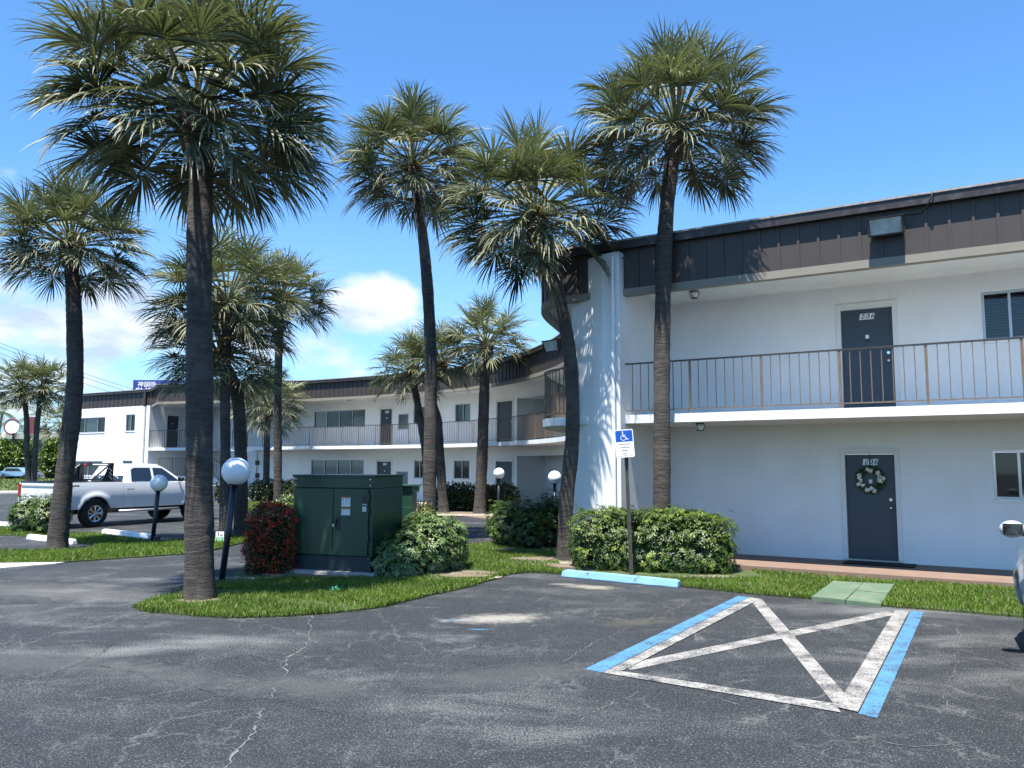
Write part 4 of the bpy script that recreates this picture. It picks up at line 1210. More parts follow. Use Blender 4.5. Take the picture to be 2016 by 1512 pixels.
# ------------------------------------------------------------------ palms
def make_crown(R, nf, nl, seed, elev=(-28, 87), droop=1.0, lw=.030, zs=1.0, pet=.60, seg=6):
    nf = int(nf * 1.55); nl = int(nl * 1.05)
    """fan-leaved crown around the origin"""
    r = np.random.default_rng(seed)
    Vs, Fs, Ts = [], [], []; off = 0
    s0, s1 = math.sin(rad(elev[0])), math.sin(rad(elev[1]))
    ga = math.pi * (3 - math.sqrt(5)); ph0 = r.uniform(0, 6)
    for k in range(nf):
        t = (k + .5) / nf
        se = s0 + (s1 - s0) * t ** .95 + r.normal(0, .05); se = max(-.75, min(.998, se))
        el = math.asin(se); az = ph0 + ga * k + r.normal(0, .15)
        D = np.array([math.cos(el) * math.cos(az), math.cos(el) * math.sin(az), math.sin(el)])
        Lp = R * pet * r.uniform(.72, 1.08) * (1.0 if el < .9 else .95)
        old = max(0, min(1, (.45 - se) / 1.1))
        # petiole, drooping
        p = np.array([0, 0, 0.]) + D * .08 * R; d = D.copy(); pts = [p.copy()]
        for i in range(5):
            d = d + np.array([0, 0, -.045 - .045 * old]); d /= np.linalg.norm(d); p = p + d * Lp / 5; pts.append(p.copy())
        pts = np.array(pts)
        Sd = np.cross(d, [0, 0, 1.]); 
        if np.linalg.norm(Sd) < .15: Sd = np.array([-math.sin(az), math.cos(az), 0])
        Sd /= np.linalg.norm(Sd)
        roll = r.normal(0, .25); 
        Nn = np.cross(Sd, d); Sd = Sd * math.cos(roll) + Nn * math.sin(roll); Nn = np.cross(Sd, d)
        pw = .016 * R / 1.7 + .006
        V = np.concatenate([pts + Sd * pw, pts - Sd * pw]); F = [[i, i + 1, 6 + i + 1, 6 + i] for i in range(5)]
        V2 = np.concatenate([pts + Nn * pw * .7, pts - Nn * pw * .7])
        tint = np.zeros((24, 4)); tint[:, 0] = .6; tint[:, 1] = .25; tint[:, 3] = 1
        Vs.append(np.concatenate([V, V2])); Fs.append(np.array(F + [[12 + a for a in f] for f in F]) + off); Ts.append(tint); off += 24
        # leaflets
        amax = rad(r.uniform(105, 125)); a = np.linspace(-amax, amax, nl) + r.normal(0, .018, nl)
        ca = np.clip(1 - np.abs(a) / amax, 0, 1)
        cd = d + np.array([0, 0, -.35]); cd /= np.linalg.norm(cd)
        o = p + (ca ** 1.2)[:, None] * cd * (.13 * R)
        fold = .30 + .15 * r.random()
        ax = d * (1 - .0) 
        dr = np.cos(a)[:, None] * (ax * (1 - ca[:, None] * .35) + cd * ca[:, None] * .35) + np.sin(a)[:, None] * Sd + (np.abs(np.sin(a)) * fold)[:, None] * Nn
        dr += r.normal(0, .05, dr.shape)
        dr /= np.linalg.norm(dr, axis=1, keepdims=True)
        Lb = R * (.43 * (.72 + .28 * np.cos(a * .8))) * r.uniform(.82, 1.1, nl) * (1 if el > 0 else .95)
        g = droop * r.uniform(.6, 1.3, nl) * (.80 + .1 * old) * np.where(r.random(nl) < .3, 1.7, 1.0)
        tt = np.linspace(0, 1, seg + 1)
        wprof = np.interp(tt, [0, .3, .55, .8, 1], [.28, 1.0, .85, .45, .04])
        cur = o.copy(); dd = dr.copy(); L = []; Rr = []
        tw = r.normal(0, .35, nl)
        for i in range(seg + 1):
            s_ = np.cross(dd, Nn); s_ /= np.linalg.norm(s_, axis=1, keepdims=True) + 1e-9
            u_ = np.cross(s_, dd); s_ = s_ * np.cos(tw)[:, None] + u_ * np.sin(tw)[:, None]
            w = (lw * R / 1.7 * wprof[i] * .5)
            L.append(cur + s_ * w); Rr.append(cur - s_ * w)
            if i < seg:
                cur = cur + dd * (Lb / seg)[:, None]
                dd = dd + np.array([0, 0, -1.]) * (g * (.04 + .40 * tt[i + 1] ** 1.8))[:, None]
                dd /= np.linalg.norm(dd, axis=1, keepdims=True)
        L = np.stack(L, 1); Rr = np.stack(Rr, 1)     # nl, seg+1, 3
        V = np.concatenate([L, Rr], 1).reshape(-1, 3); m = 2 * (seg + 1)
        Fb = np.array([[i, i + 1, seg + 2 + i, seg + 1 + i] for i in range(seg)])
        F = (np.arange(nl)[:, None, None] * m + Fb[None]).reshape(-1, 4)
        fb = np.clip(r.normal(.35 + .25 * max(se, 0), .12), 0, 1)
        ti = np.zeros((nl, m, 4)); base = np.clip(fb + r.normal(0, .22, nl), 0, 1)
        ti[:, :, 0] = base[:, None]; ti[:, :, 3] = 1
        dryt = np.tile(np.concatenate([tt, tt]) ** 3, (nl, 1)) * (.25 + .5 * old)
        ti[:, :, 1] = np.clip(dryt + (r.random(nl) < .05 + .12 * old)[:, None] * .5, 0, 1)
        Vs.append(V); Fs.append(F + off); Ts.append(ti.reshape(-1, 4)); off += len(V)
    V = np.concatenate(Vs); F = np.concatenate(Fs); T = np.concatenate(Ts)
    V[:, 2] *= zs
    return V, F, T

def fibre_core(R, seed, rt):
    """boots and fibre where the fronds leave the trunk"""
    r = random.Random(seed); mb = MB()
    mb.tube([(0, 0, -R * .30), (0, 0, -R * .16), (0, 0, -R * .02), (0, 0, R * .12)], [rt * 1.02, rt * 1.35, rt * 1.45, rt * .5], 12)
    for i in range(36):
        a = r.uniform(0, 6.28); z = r.uniform(-R * .28, R * .05); o = rt * 1.15
        p = Vector((math.cos(a) * o, math.sin(a) * o, z)); q = p + Vector((math.cos(a) * .10, math.sin(a) * .10, .16)) * r.uniform(.6, 1.5) * R / 1.8
        mb.tube([p, q], [.03, .012], 4)
    return mb

def bunch(R, seed):
    """flower stalks"""
    r = random.Random(seed); mb = MB()
    for s_ in range(3):
        a = r.uniform(0, 6.28); L = R * r.uniform(.5, .8)
        pts = [Vector((math.cos(a) * t * L, math.sin(a) * t * L, R * .1 + L * (.5 * t - .75 * t * t))) for t in (0, .25, .5, .75, 1)]
        mb.tube(pts, [.014, .012, .01, .008, .004], 5)
        for k in range(26):
            t = r.uniform(.3, 1); p = pts[0].lerp(pts[-1], t); p.z = R * .1 + L * (.5 * t - .75 * t * t)
            q = p + Vector((r.uniform(-1, 1), r.uniform(-1, 1), r.uniform(-1.2, .2))) * .17 * R / 1.8
            mb.tube([p, q], [.006, .003], 3, cap=False)
    return mb

PALMG = 'cabbage palms around the parking lot'
def palm(label, trunk_px, base_px, R, seed, r0=.19, r1=.15, nf=44, nl=40, depth=None, elev=(-28, 87), dead=False, droop=1.0, zs=1.0, flowers=True, lw=.030, flare=1.18, group=PALMG, seg=6):
    b = G(*base_px) if depth is None else at(base_px[0], base_px[1], depth)
    if depth is not None: b.z = 0
    Y = b.y
    pts = [Vector((b.x, b.y, -.03))] + [at(u, v, Y) for u, v in trunk_px]
    c = pts[-1]
    t = thing('palm_tree', (b.x, b.y, 0), label, 'palm tree', group)
    cm = np.array(catmull([tuple(p) for p in pts], 8))
    # resample finely for ring scars
    seglen = np.linalg.norm(np.diff(cm, axis=0), axis=1); S = np.concatenate([[0], np.cumsum(seglen)])
    n = int(min(110, max(20, S[-1] / .055))); q = np.linspace(0, S[-1], n)
    line = np.stack([np.interp(q, S, cm[:, i]) for i in range(3)], 1)
    rr = random.Random(seed); ns = 18
    rings = []
    for i in range(n):
        tt = i / (n - 1); z = q[i]
        ra = r0 + (r1 - r0) * tt
        ra *= 1 + (flare - 1) * math.exp(-z / .28)
        ra *= 1 + rr.uniform(-.022, .022) + .02 * math.sin(z * 3.1 + seed) + .015 * math.sin(z * 7.3)
        rings.append(ra)
    mb = MB(); vs = []
    for i in range(n):
        for k in range(ns):
            a = 2 * math.pi * k / ns
            rk = rings[i] * (1 + rr.uniform(-.018, .018) + .03 * math.sin(a * 2 + seed + q[i] * .3) + .012 * math.sin(a * 5 + q[i]))
            vs.append((line[i][0] + rk * math.cos(a), line[i][1] + rk * math.sin(a), line[i][2]))
    fs = [(i * ns + k, i * ns + (k + 1) % ns, (i + 1) * ns + (k + 1) % ns, (i + 1) * ns + k) for i in range(n - 1) for k in range(ns)]
    mb.add(vs, fs); mb.build('trunk', M['bark'], t, smooth=True)
    V, F, T = make_crown(R, nf, nl, seed, elev, droop, lw, zs, seg=seg)
    lean = (cm[-1] - cm[-3]); 
    V = V + np.array(c)
    co = npmesh('crown', V, F, M['palmleaf'], t, T)
    fc = fibre_core(R, seed, r1); fc.v = [(x + c.x, y + c.y, z + c.z) for x, y, z in fc.v]; fc.build('boot_fibre', M['fibre'], t)
    if flowers:
        bb = bunch(R, seed + 3); bb.v = [(x + c.x, y + c.y, z + c.z) for x, y, z in bb.v]; bb.build('flower_stalk', M['fibre'], t)
    if dead:
        V, F, T = make_crown(R * .95, 1, 34, seed + 50, (-85, -80), 2.2, .035, 1)
        V = V * np.array([.8, .8, 1.25]); V = V + np.array(c) + np.array([-.12, -.1, -.25])
        npmesh('dead_frond', V, F, M['dead'], t, T)
    return t

K = 1.0
palm('tall thick-trunked palm in the foreground on the grass tip left of the green cabinet', [(392, 1000), (393, 750), (392, 500), (396, 330), (385, 222)], (393, 1182), 2.02, 11, .195, .16, 58, 50, elev=(-32, 88))
palm('leaning palm at far left standing on the grass strip in front of the pickup truck', [(124, 960), (146, 780), (147, 660), (143, 560), (140, 485)], (112, 1081), 1.68, 12, .20, .15, 50, 42, elev=(-28, 88))
palm('slender palm right of the green cabinet with slightly curved trunk and full crown', [(846, 960), (848, 700), (838, 520), (822, 390), (812, 330)], (846, 1068), 1.92, 13, .165, .125, 50, 44, elev=(-32, 88))
palm('palm with strongly curved trunk and a hanging dead frond beside the white pier', [(1114, 1000), (1127, 850), (1122, 700), (1098, 570), (1070, 470), (1055, 425)], (1113, 1107), 1.92, 14, .145, .12, 50, 44, elev=(-34, 87), dead=True)
palm('tall straight palm rising out of the hedge in front of the near balcony', [(1303, 950), (1303, 700), (1310, 450), (1324, 310), (1332, 258)], (1300, 1120), 1.84, 15, .155, .145, 52, 46, elev=(-28, 88))
palm('palm just right of the big trunk, left one of the close trunk pair', [(444, 900), (443, 760), (447, 650), (447, 600)], (441, 1064), 1.95, 16, .135, .12, 46, 38)
palm('lower crowned palm, right one of the close trunk pair behind the nearest globe lamp', [(474, 900), (470, 800), (455, 740), (432, 700)], (474, 1058), 1.75, 17, .18, .15, 44, 36, elev=(-30, 80))
palm('palm of the clump whose trunk rises just behind the red hedge', [(547, 900), (547, 760), (551, 660), (560, 590)], (547, 1036), 1.60, 18, .13, .11, 44, 36)
palm('small bright palm in the bed by the curved building, behind the clump', [(525, 900), (526, 850), (530, 800)], (523, 990), 1.95, 19, .16, .14, 40, 34, elev=(-32, 88), group=PALMG)
palm('palm in front of the curved balcony, rightmost of the three small palms by the building', [(950, 880), (954, 760), (957, 680)], (944, 1012), 1.95, 20, .22, .19, 44, 34, elev=(-18, 88))
palm('middle one of the three small palms by the curved building, partly behind the slender trunk', [(866, 900), (862, 830), (850, 775), (868, 716)], (874, 1010), 1.75, 21, .19, .16, 38, 32, elev=(-20, 86))
palm('leftmost of the three small palms by the curved building, hidden low by the slender trunk', [(838, 900), (828, 830), (812, 735)], (842, 1009), 1.75, 22, .17, .14, 38, 32, elev=(-20, 86))
palm('left palm of the far pair standing on the verge at the left edge', [(53, 880), (52, 820), (44, 765)], (57, 956), 3.0, 23, .24, .2, 34, 26, flowers=False, lw=.045, seg=5)
palm('right palm of the far pair standing on the verge at the left edge', [(70, 880), (75, 820), (83, 765)], (66, 956), 2.9, 24, .24, .2, 34, 26, flowers=False, lw=.045, seg=5)
palm('dark distant palm half hidden behind the leaning trunk at the left', [(123, 880), (121, 838)], (124, 948), 3.0, 25, .25, .2, 30, 24, flowers=False, lw=.045, elev=(-30, 80), seg=5)

def feather_palm(label, trunk_px, base_px, R, seed):
    b = G(*base_px); Y = b.y; r = np.random.default_rng(seed)
    t = thing('coconut_palm', (b.x, b.y, 0), label, 'palm tree', 'feather palms by the far hedge')
    pts = [Vector((b.x, b.y, 0))] + [at(u, v, Y) for u, v in trunk_px]
    mb = MB(); mb.tube([Vector(p) for p in catmull([tuple(p) for p in pts], 4)], .16, 8); mb.build('trunk', M['concrete'], t, smooth=True)
    c = np.array(pts[-1]); Vs, Fs, Ts = [], [], []; off = 0
    for k in range(16):
        az = k * 2.4; el = r.uniform(-.1, 1.2); d = np.array([math.cos(az) * math.cos(el), math.sin(az) * math.cos(el), math.sin(el)]); p = c.copy()
        for i in range(22):
            d = d + np.array([0, 0, -.075]); d /= np.linalg.norm(d); p = p + d * R / 22
            s = np.cross(d, [0, 0, 1]); s /= np.linalg.norm(s) + 1e-6
            for sg in (-1, 1):
                dirl = s * sg * .8 + d * .5 + np.array([0, 0, -.45]); L = R * .28 * math.sin(math.pi * (i + 2) / 25)
                q = p + dirl * L; w = d * .05
                Vs.append(np.stack([p - w, p + w, q])); Fs.append([[off, off + 1, off + 2]]); off += 3
                ti = np.zeros((3, 4)); ti[:, 0] = r.uniform(.2, 1); ti[:, 3] = 1; Ts.append(ti)
    npmesh('crown', np.concatenate(Vs), np.concatenate(Fs), M['coco'], t, np.concatenate(Ts))
feather_palm('small leaning feather palm with pale trunk in front of the far hedge', [(17, 900), (28, 860), (35, 838)], (12, 941), 4.0, 3)
feather_palm('feather palm cut by the left edge of the picture behind the far pair', [(-4, 900), (-2, 850), (5, 812)], (-4, 941), 4.6, 4)

# ------------------------------------------------------------------ shrubs
def shrub(name, label, cat, blobs, n, leafmat, leaf=(.05, .028), seed=1, cluster=0, base=None, core=True, group=None, flowers=0, up=.5, extra=None, twigs=10, box=False, warm=.05, rag=1.0):
    """blobs: (cx,cy,cz,rx,ry,rz) world; leaves lie through the outer shell"""
    r = np.random.default_rng(seed)
    B = np.array(blobs, float)
    base = base or (B[:, 0].mean(), B[:, 1].mean(), .03)
    t = thing(name, base, label, cat, group)
    vol = B[:, 3] * B[:, 4] + B[:, 4] * B[:, 5] + B[:, 3] * B[:, 5]
    idx = r.choice(len(B), n * 3, p=vol / vol.sum())
    d = r.normal(size=(n * 3, 3)); d /= np.linalg.norm(d, axis=1, keepdims=True)
    if box:
        pw = 5.0; d = d / (np.abs(d) ** pw).sum(1, keepdims=True) ** (1 / pw)
    rr = 1 - np.abs(r.normal(0, .13, (n * 3, 1)))
    lump = 1 + .10 * np.sin(d[:, :1] * 7 + idx[:, None]) * np.sin(d[:, 1:2] * 6 + 1.3 * idx[:, None]) + .07 * np.sin(d[:, 2:] * 9 + 3 * d[:, :1])
    P = B[idx, :3] + d * B[idx, 3:] * rr * lump
    # drop points deep inside another blob
    keep = P[:, 2] > .05
    for j in range(len(B)):
        q = ((P - B[j, :3]) / B[j, 3:])
        ins = (np.abs(q) ** (4 if box else 2)).sum(1) ** (1 / (4 if box else 2)) < .72
        keep &= ~ins
    P = P[keep][:n]; dd = d[keep][:n]; n = len(P)
    P = P + dd * (np.abs(r.normal(0, .035, (n, 1))) + (r.random((n, 1)) < .04) * r.uniform(0, .14, (n, 1))) * (B[:, 5].max() / .5) * rag
    if cluster:
        m = n // cluster; C = P[:m]; cd = dd[:m] + np.array([0, 0, up]) ; cd /= np.linalg.norm(cd, axis=1, keepdims=True)
        a1 = np.cross(cd, r.normal(size=(m, 3))); a1 /= np.linalg.norm(a1, axis=1, keepdims=True); a2 = np.cross(cd, a1)
        PP, DD, NN = [], [], []
        for k in range(cluster):
            an = 2 * np.pi * k / cluster
            v = a1 * math.cos(an) + a2 * math.sin(an)
            PP.append(C + v * .004); DD.append(v + cd * r.uniform(-.15, .35, (m, 1)) + r.normal(0, .12, (m, 3))); NN.append(cd)
        P = np.concatenate(PP); D = np.concatenate(DD); Nn = np.concatenate(NN); n = len(P)
        tb = np.tile(r.uniform(0, 1, m), cluster)
        wmm = np.tile(r.random(m), cluster)
    else:
        D = dd * .6 + r.normal(0, .6, (n, 3)) + np.array([0, 0, up * .5]); Nn = dd + np.array([0, 0, up]) + r.normal(0, .45, (n, 3)); tb = r.uniform(0, 1, n); wmm = r.random(n)
    V, F = leaves(P, D, Nn, leaf[0] * r.uniform(.7, 1.3, n), leaf[1] * r.uniform(.7, 1.3, n), .18, .18)
    ztop = B[:, 2].max() + B[:, 5].max() * .8
    ti = np.zeros((n, 4)); ti[:, 0] = np.clip(tb * .8 + r.normal(0, .15, n), 0, 1); ti[:, 1] = (wmm < warm) * r.uniform(.3, 1, n); ti[:, 3] = 1
    npmesh('foliage', V, F, leafmat, t, np.repeat(ti, 5, 0))
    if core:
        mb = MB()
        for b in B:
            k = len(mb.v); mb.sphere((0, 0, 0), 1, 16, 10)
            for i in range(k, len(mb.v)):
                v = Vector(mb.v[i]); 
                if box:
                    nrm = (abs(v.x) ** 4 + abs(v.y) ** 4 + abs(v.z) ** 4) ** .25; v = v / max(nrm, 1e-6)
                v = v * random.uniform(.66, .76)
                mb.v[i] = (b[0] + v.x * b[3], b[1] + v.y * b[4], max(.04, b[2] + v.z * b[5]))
        mb.build('shade_core', M['shadecore'], t)  # solid lumps closing the gaps; their dark colour stands for inner shade
    mb = MB()
    for i in range(twigs):
        b = B[r.integers(len(B))]; a = r.uniform(0, 6.28)
        x0, y0 = b[0] + math.cos(a) * b[3] * .3, b[1] + math.sin(a) * b[4] * .3
        x1, y1, z1 = b[0] + math.cos(a) * b[3] * .8, b[1] + math.sin(a) * b[4] * .8, b[2] + b[5] * r.uniform(-.3, .8)
        mb.tube([(x0, y0, 0), ((x0 + x1) / 2, (y0 + y1) / 2, z1 * .55), (x1, y1, z1)], [.014, .010, .004], 5)
    mb.build('stems', M['twig'], t)
    if flowers:
        fi = r.choice(len(P), min(flowers, len(P)), replace=False)
        c = P[fi]; c = c[c[:, 2] < 99]
        PP = np.repeat(c, 14, 0); 
        k = len(PP); o = r.normal(0, .024, (k, 3)); 
        outd = np.repeat(dd[fi] if not cluster else Nn[fi], 14, 0)[:k]
        PP = PP + outd * .03 + o
        Vf, Ff = leaves(PP, r.normal(size=(k, 3)) + outd, outd + .3 * r.normal(size=(k, 3)), r.uniform(.012, .022, k), r.uniform(.010, .018, k), .1, .05)
        tf = np.zeros((k, 4)); tf[:, 0] = r.random(k); tf[:, 1] = (r.random(k) < .1) * .5; tf[:, 3] = 1
        npmesh('blossom', Vf, Ff, M['ixora'], t, np.repeat(tf, 5, 0))
    return t

def gb(u, v, w, h, d=None, zc=None, z0=0):
    """blob standing on surveyed base point: half-width w, height h, half-depth d"""
    p = G(u, v); d = d or w
    return (p.x, p.y + d, z0 + h / 2 if zc is None else zc, w, d, h / 2)
# right hedge
pL, pR = G(1182, 1127), G(1398, 1132)
hb = []
for i in range(6):
    t = i / 5; p = pL.lerp(pR, t)
    hb.append((p.x, p.y + .50 - .03 * i + .04 * math.sin(i * 1.9), .49, .46, .52, .53 + .035 * math.sin(i * 2.1)))
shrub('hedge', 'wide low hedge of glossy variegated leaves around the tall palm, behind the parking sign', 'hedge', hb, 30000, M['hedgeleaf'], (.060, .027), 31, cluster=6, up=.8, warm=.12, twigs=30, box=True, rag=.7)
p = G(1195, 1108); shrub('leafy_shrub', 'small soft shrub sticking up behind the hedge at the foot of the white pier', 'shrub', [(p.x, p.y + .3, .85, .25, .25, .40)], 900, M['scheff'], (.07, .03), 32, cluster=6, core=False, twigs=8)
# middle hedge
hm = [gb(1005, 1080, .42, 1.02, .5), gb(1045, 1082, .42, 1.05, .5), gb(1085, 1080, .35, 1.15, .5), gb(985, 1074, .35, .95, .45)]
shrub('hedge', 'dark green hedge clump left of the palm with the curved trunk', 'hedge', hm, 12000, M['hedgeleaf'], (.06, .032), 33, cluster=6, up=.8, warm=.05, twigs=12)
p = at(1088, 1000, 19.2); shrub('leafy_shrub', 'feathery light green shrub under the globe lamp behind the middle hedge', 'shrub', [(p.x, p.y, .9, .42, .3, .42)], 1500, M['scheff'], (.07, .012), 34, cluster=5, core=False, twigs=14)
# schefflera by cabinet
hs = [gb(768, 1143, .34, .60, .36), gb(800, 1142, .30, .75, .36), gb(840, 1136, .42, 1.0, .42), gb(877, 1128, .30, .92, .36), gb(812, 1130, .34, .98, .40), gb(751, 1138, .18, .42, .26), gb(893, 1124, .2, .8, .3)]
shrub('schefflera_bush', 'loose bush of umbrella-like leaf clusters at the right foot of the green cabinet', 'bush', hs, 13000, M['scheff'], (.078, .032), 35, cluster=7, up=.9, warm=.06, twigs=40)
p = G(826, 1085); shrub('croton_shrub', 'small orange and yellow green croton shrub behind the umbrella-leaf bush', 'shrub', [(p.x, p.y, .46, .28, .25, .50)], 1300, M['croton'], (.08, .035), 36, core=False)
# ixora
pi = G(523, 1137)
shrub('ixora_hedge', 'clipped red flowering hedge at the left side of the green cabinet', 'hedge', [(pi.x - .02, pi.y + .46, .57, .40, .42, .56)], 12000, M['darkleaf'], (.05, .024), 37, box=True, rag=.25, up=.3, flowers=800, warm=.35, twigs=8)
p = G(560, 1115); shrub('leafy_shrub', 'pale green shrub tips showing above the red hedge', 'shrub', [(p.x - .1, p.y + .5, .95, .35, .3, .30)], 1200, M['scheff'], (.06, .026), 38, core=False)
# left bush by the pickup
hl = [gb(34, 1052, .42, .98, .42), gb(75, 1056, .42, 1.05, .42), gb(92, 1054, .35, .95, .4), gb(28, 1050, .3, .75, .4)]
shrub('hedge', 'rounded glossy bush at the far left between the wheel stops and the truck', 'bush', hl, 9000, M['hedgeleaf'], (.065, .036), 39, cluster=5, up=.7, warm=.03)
# distant hedges
def row(name, label, u0, v0, u1, v1, h, n, lm, k, seed, dep=.5, leaf=(.11, .06), warm=.1):
    a, b = G(u0, v0), G(u1, v1); bl = []
    w = (b - a).length / k
    for i in range(k):
        p = a.lerp(b, (i + .5) / k); bl.append((p.x, p.y + dep, h / 2, w * .72, dep, h / 2 * (1 + .06 * math.sin(i * 2.7))))
    return shrub(name, label, 'hedge', bl, n, lm, leaf, seed, up=.5, warm=warm)
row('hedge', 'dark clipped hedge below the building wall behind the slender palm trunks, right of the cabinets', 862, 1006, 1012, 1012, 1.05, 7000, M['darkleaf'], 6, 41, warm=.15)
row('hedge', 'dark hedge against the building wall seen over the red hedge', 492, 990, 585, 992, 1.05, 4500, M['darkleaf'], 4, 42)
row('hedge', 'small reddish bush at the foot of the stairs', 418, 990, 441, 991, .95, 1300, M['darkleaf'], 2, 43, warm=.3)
row('hedge', 'tall overgrown hedge at the far left edge beyond the verge', -40, 943, 46, 943, 4.6, 5000, M['hedgeleaf'], 4, 44, 1.5, (.45, .22), .2)
row('hedge', 'tall bright hedge beyond the verge right of the far palm pair', 76, 943, 150, 943, 5.0, 5000, M['hedgeleaf'], 4, 45, 1.5, (.45, .22), .25)

# ------------------------------------------------------------------ globe lamps
def globe_lamp(base, top, r, rp, lab, fitter=True):
    b = Vector(base); c = Vector(top)
    t = thing('globe_lamp', (b.x, b.y, 0), lab, 'street lamp', 'white globe lamps on dark poles')
    d = (c - b).normalized()
    mb = MB(); mb.tube([b - Vector((0, 0, .02)), c - d * (r * .93)], rp, 16); mb.build('pole', M['navypole'], t, smooth=True)
    f = MB(); f.tube([c - d * (r * .99), c - d * (r * .88)], [r * .5, r * .42], 20); f.build('fitter', M['black'], t)
    ba = MB(); ba.tube([(b.x, b.y, 0), (b.x, b.y, .04)], rp * 2.0, 12); ba.build('base_plate', M['black'], t)
    g = MB(); g.sphere(c, r, 36, 22); go = g.build('globe', M['globe'], t, smooth=True)
    return t
b1 = G(436, 1146); c1 = at(465, 928, b1.y); globe_lamp(b1, c1, .225, .049, 'globe lamp on a leaning dark pole beside the big foreground palm trunk')
b2 = G(300, 1068); c2 = at(313, 951, b2.y); globe_lamp(b2, c2, .20, .05, 'globe lamp in front of the white pickup truck')
mb = MB(); mb.box((b2.x + .10, b2.y, .08), (.13, .1, .14)); o = mb.build('junction_box', M['black']); tag(o, 'small black junction box at the foot of the lamp by the pickup', 'junction box')
c3 = at(982.5, 932, 27.0); globe_lamp((c3.x - .03, c3.y, 0), c3, .182, .04, 'globe lamp in front of the downstairs door at the curve of the building')
c4 = at(1092, 940, 20.6); globe_lamp((c4.x, c4.y, 0), c4, .168, .04, 'globe lamp rising from the hedge just left of the white pier')

# ------------------------------------------------------------------ electrical cabinets
A = G(574, 1131, 0); Bv = G(730, 1139.5, 0)
A = Vector((A.x, A.y)); Bv = Vector((Bv.x, Bv.y)); fx = (Bv - A).normalized(); bk = Vector((-fx.y, fx.x))
cw = (Bv - A).length; cdp = 1.10; cb = .10
# height so the lid meets the surveyed top edge
dB = Bv.y
ztop = at(728, 938, dB).z
cen = A + fx * (cw / 2) + bk * (cdp / 2)
rz = math.atan2(fx.y, fx.x)
cab = thing('transformer_cabinet', (cen.x, cen.y, cb), 'large dark green metal electrical cabinet with double doors on a concrete pad', 'electrical cabinet', rz=rz)
H_ = ztop - cb
mb = MB(); mb.box((0, 0, .12), (cw - .03, cdp - .03, .24)); mb.build('plinth', M['greenbase'], cab, local=True, bevel=.006)
mb = MB(); mb.box((0, .01, (.24 + H_ - .20) / 2), (cw, cdp - .02, H_ - .20 - .24), None)
mb.box((0, 0, H_ - .10), (cw, cdp, .196)); mb.build('body', M['green'], cab, local=True, bevel=.008)
mb = MB(); mb.box((0, 0, H_ + .012), (cw + .05, cdp + .05, .022)); mb.box((0, -cdp / 2 - .018, H_ - .004), (cw + .05, .012, .02)); mb.build('lid', M['green'], cab, local=True, bevel=.004)
yf = -cdp / 2
dsplit = -cw / 2 + cw * .52
for x0, x1 in ((-cw / 2 + .02, dsplit - .005), (dsplit + .005, cw / 2 - .07)):
    mb = MB(); mb.box(((x0 + x1) / 2, yf - .006, (.26 + H_ - .215) / 2), (x1 - x0, .028, H_ - .215 - .26)); dr = mb.build('door', M['green'], cab, local=True, bevel=.005)
    last = dr
mb = MB(); mb.box((dsplit + .10, yf - .024, .26 + (H_ - .475) * .48), (.09, .012, .22)); ho = mb.build('handle_recess', M['greenbase'], last, local=True, bevel=.01)
mb = MB(); mb.box((dsplit + .075, yf - .045, .26 + (H_ - .475) * .50), (.03, .03, .09)); mb.tube([(dsplit + .075, yf - .06, .26 + (H_ - .475) * .52), (dsplit + .03, yf - .065, .26 + (H_ - .475) * .5)], .009, 8)
mb.build('latch', M['black'], last, local=True, bevel=.004)
mb = MB(); mb.box((dsplit + .035, yf - .06, .26 + (H_ - .475) * .45), (.035, .018, .045)); mb.build('padlock', M['chrome'], last, local=True, bevel=.005)
for z in (.55, 1.0, H_ - .35):
    mb = MB(); mb.tube([(cw / 2 - .062, yf - .02, z - .05), (cw / 2 - .062, yf - .02, z + .05)], .012, 8); mb.build('hinge', M['green'], cab, local=True)
for x, z in ((-cw / 2 + .04, H_ - .05), (-cw / 2 + .04, H_ - .15), (cw / 2 - .04, H_ - .05), (cw / 2 - .04, H_ - .15), (cw / 2 - .05, .22), (-cw / 2 + .04, .30)):
    mb = MB(); mb.tube([(x, yf - .002, z), (x, yf - .012, z)], .011, 8); mb.build('bolt', M['chrome'], cab, local=True)
def labelplate(x, z, w, h, parts, nm='warning_label'):
    y0 = yf - .022
    mb = MB(); mb.box((x, y0, z), (w, .003, h)); lo = mb.build(nm, M['plainw'], last, local=True)
    for (px, pz, pw, ph, mk) in parts:
        q = MB(); q.box((x + px * w, y0 - .002, z + pz * h), (pw * w, .002, ph * h)); q.build('label_print', M[mk], lo, local=True) if False else PR.setdefault((lo, mk), MB()).box((x + px * w, y0 - .002, z + pz * h), (pw * w, .002, ph * h))
    return lo
PR = {}
lx = dsplit + .245; lz_ = H_ - .42
rb = random.Random(5)
parts = [(0, .43, .98, .14, 'orange')] + [(-.33, .18, .08, .22, 'signblack'), (-.33, .30, .10, .05, 'signblack')]
for i in range(6):
    parts.append((rb.uniform(-.05, .06), .28 - i * .055, rb.uniform(.25, .36), .018, 'signblack' if i % 2 else 'signblue'))
for i in range(7):
    for xx in (-.3, .02, .33):
        parts.append((xx, -.02 - i * .06, rb.uniform(.16, .26), .016, 'signblack'))
for k in range(16):
    a = k * math.pi / 8; parts.append((.34 + .085 * math.cos(a), .22 + .085 * math.sin(a) * .9, .03, .022, 'red'))
parts.append((.34, .22, .14, .02, 'red'))
L1 = labelplate(lx, lz_, .165, .165, parts)
parts = [(0, .38, .98, .22, 'orange')]
for i in range(5):
    for xx in (-.3, .02, .33): parts.append((xx, .14 - i * .13, rb.uniform(.18, .27), .03, 'signblack' if xx else 'signblue'))
L2 = labelplate(lx, lz_ - .165, .165, .12, parts)
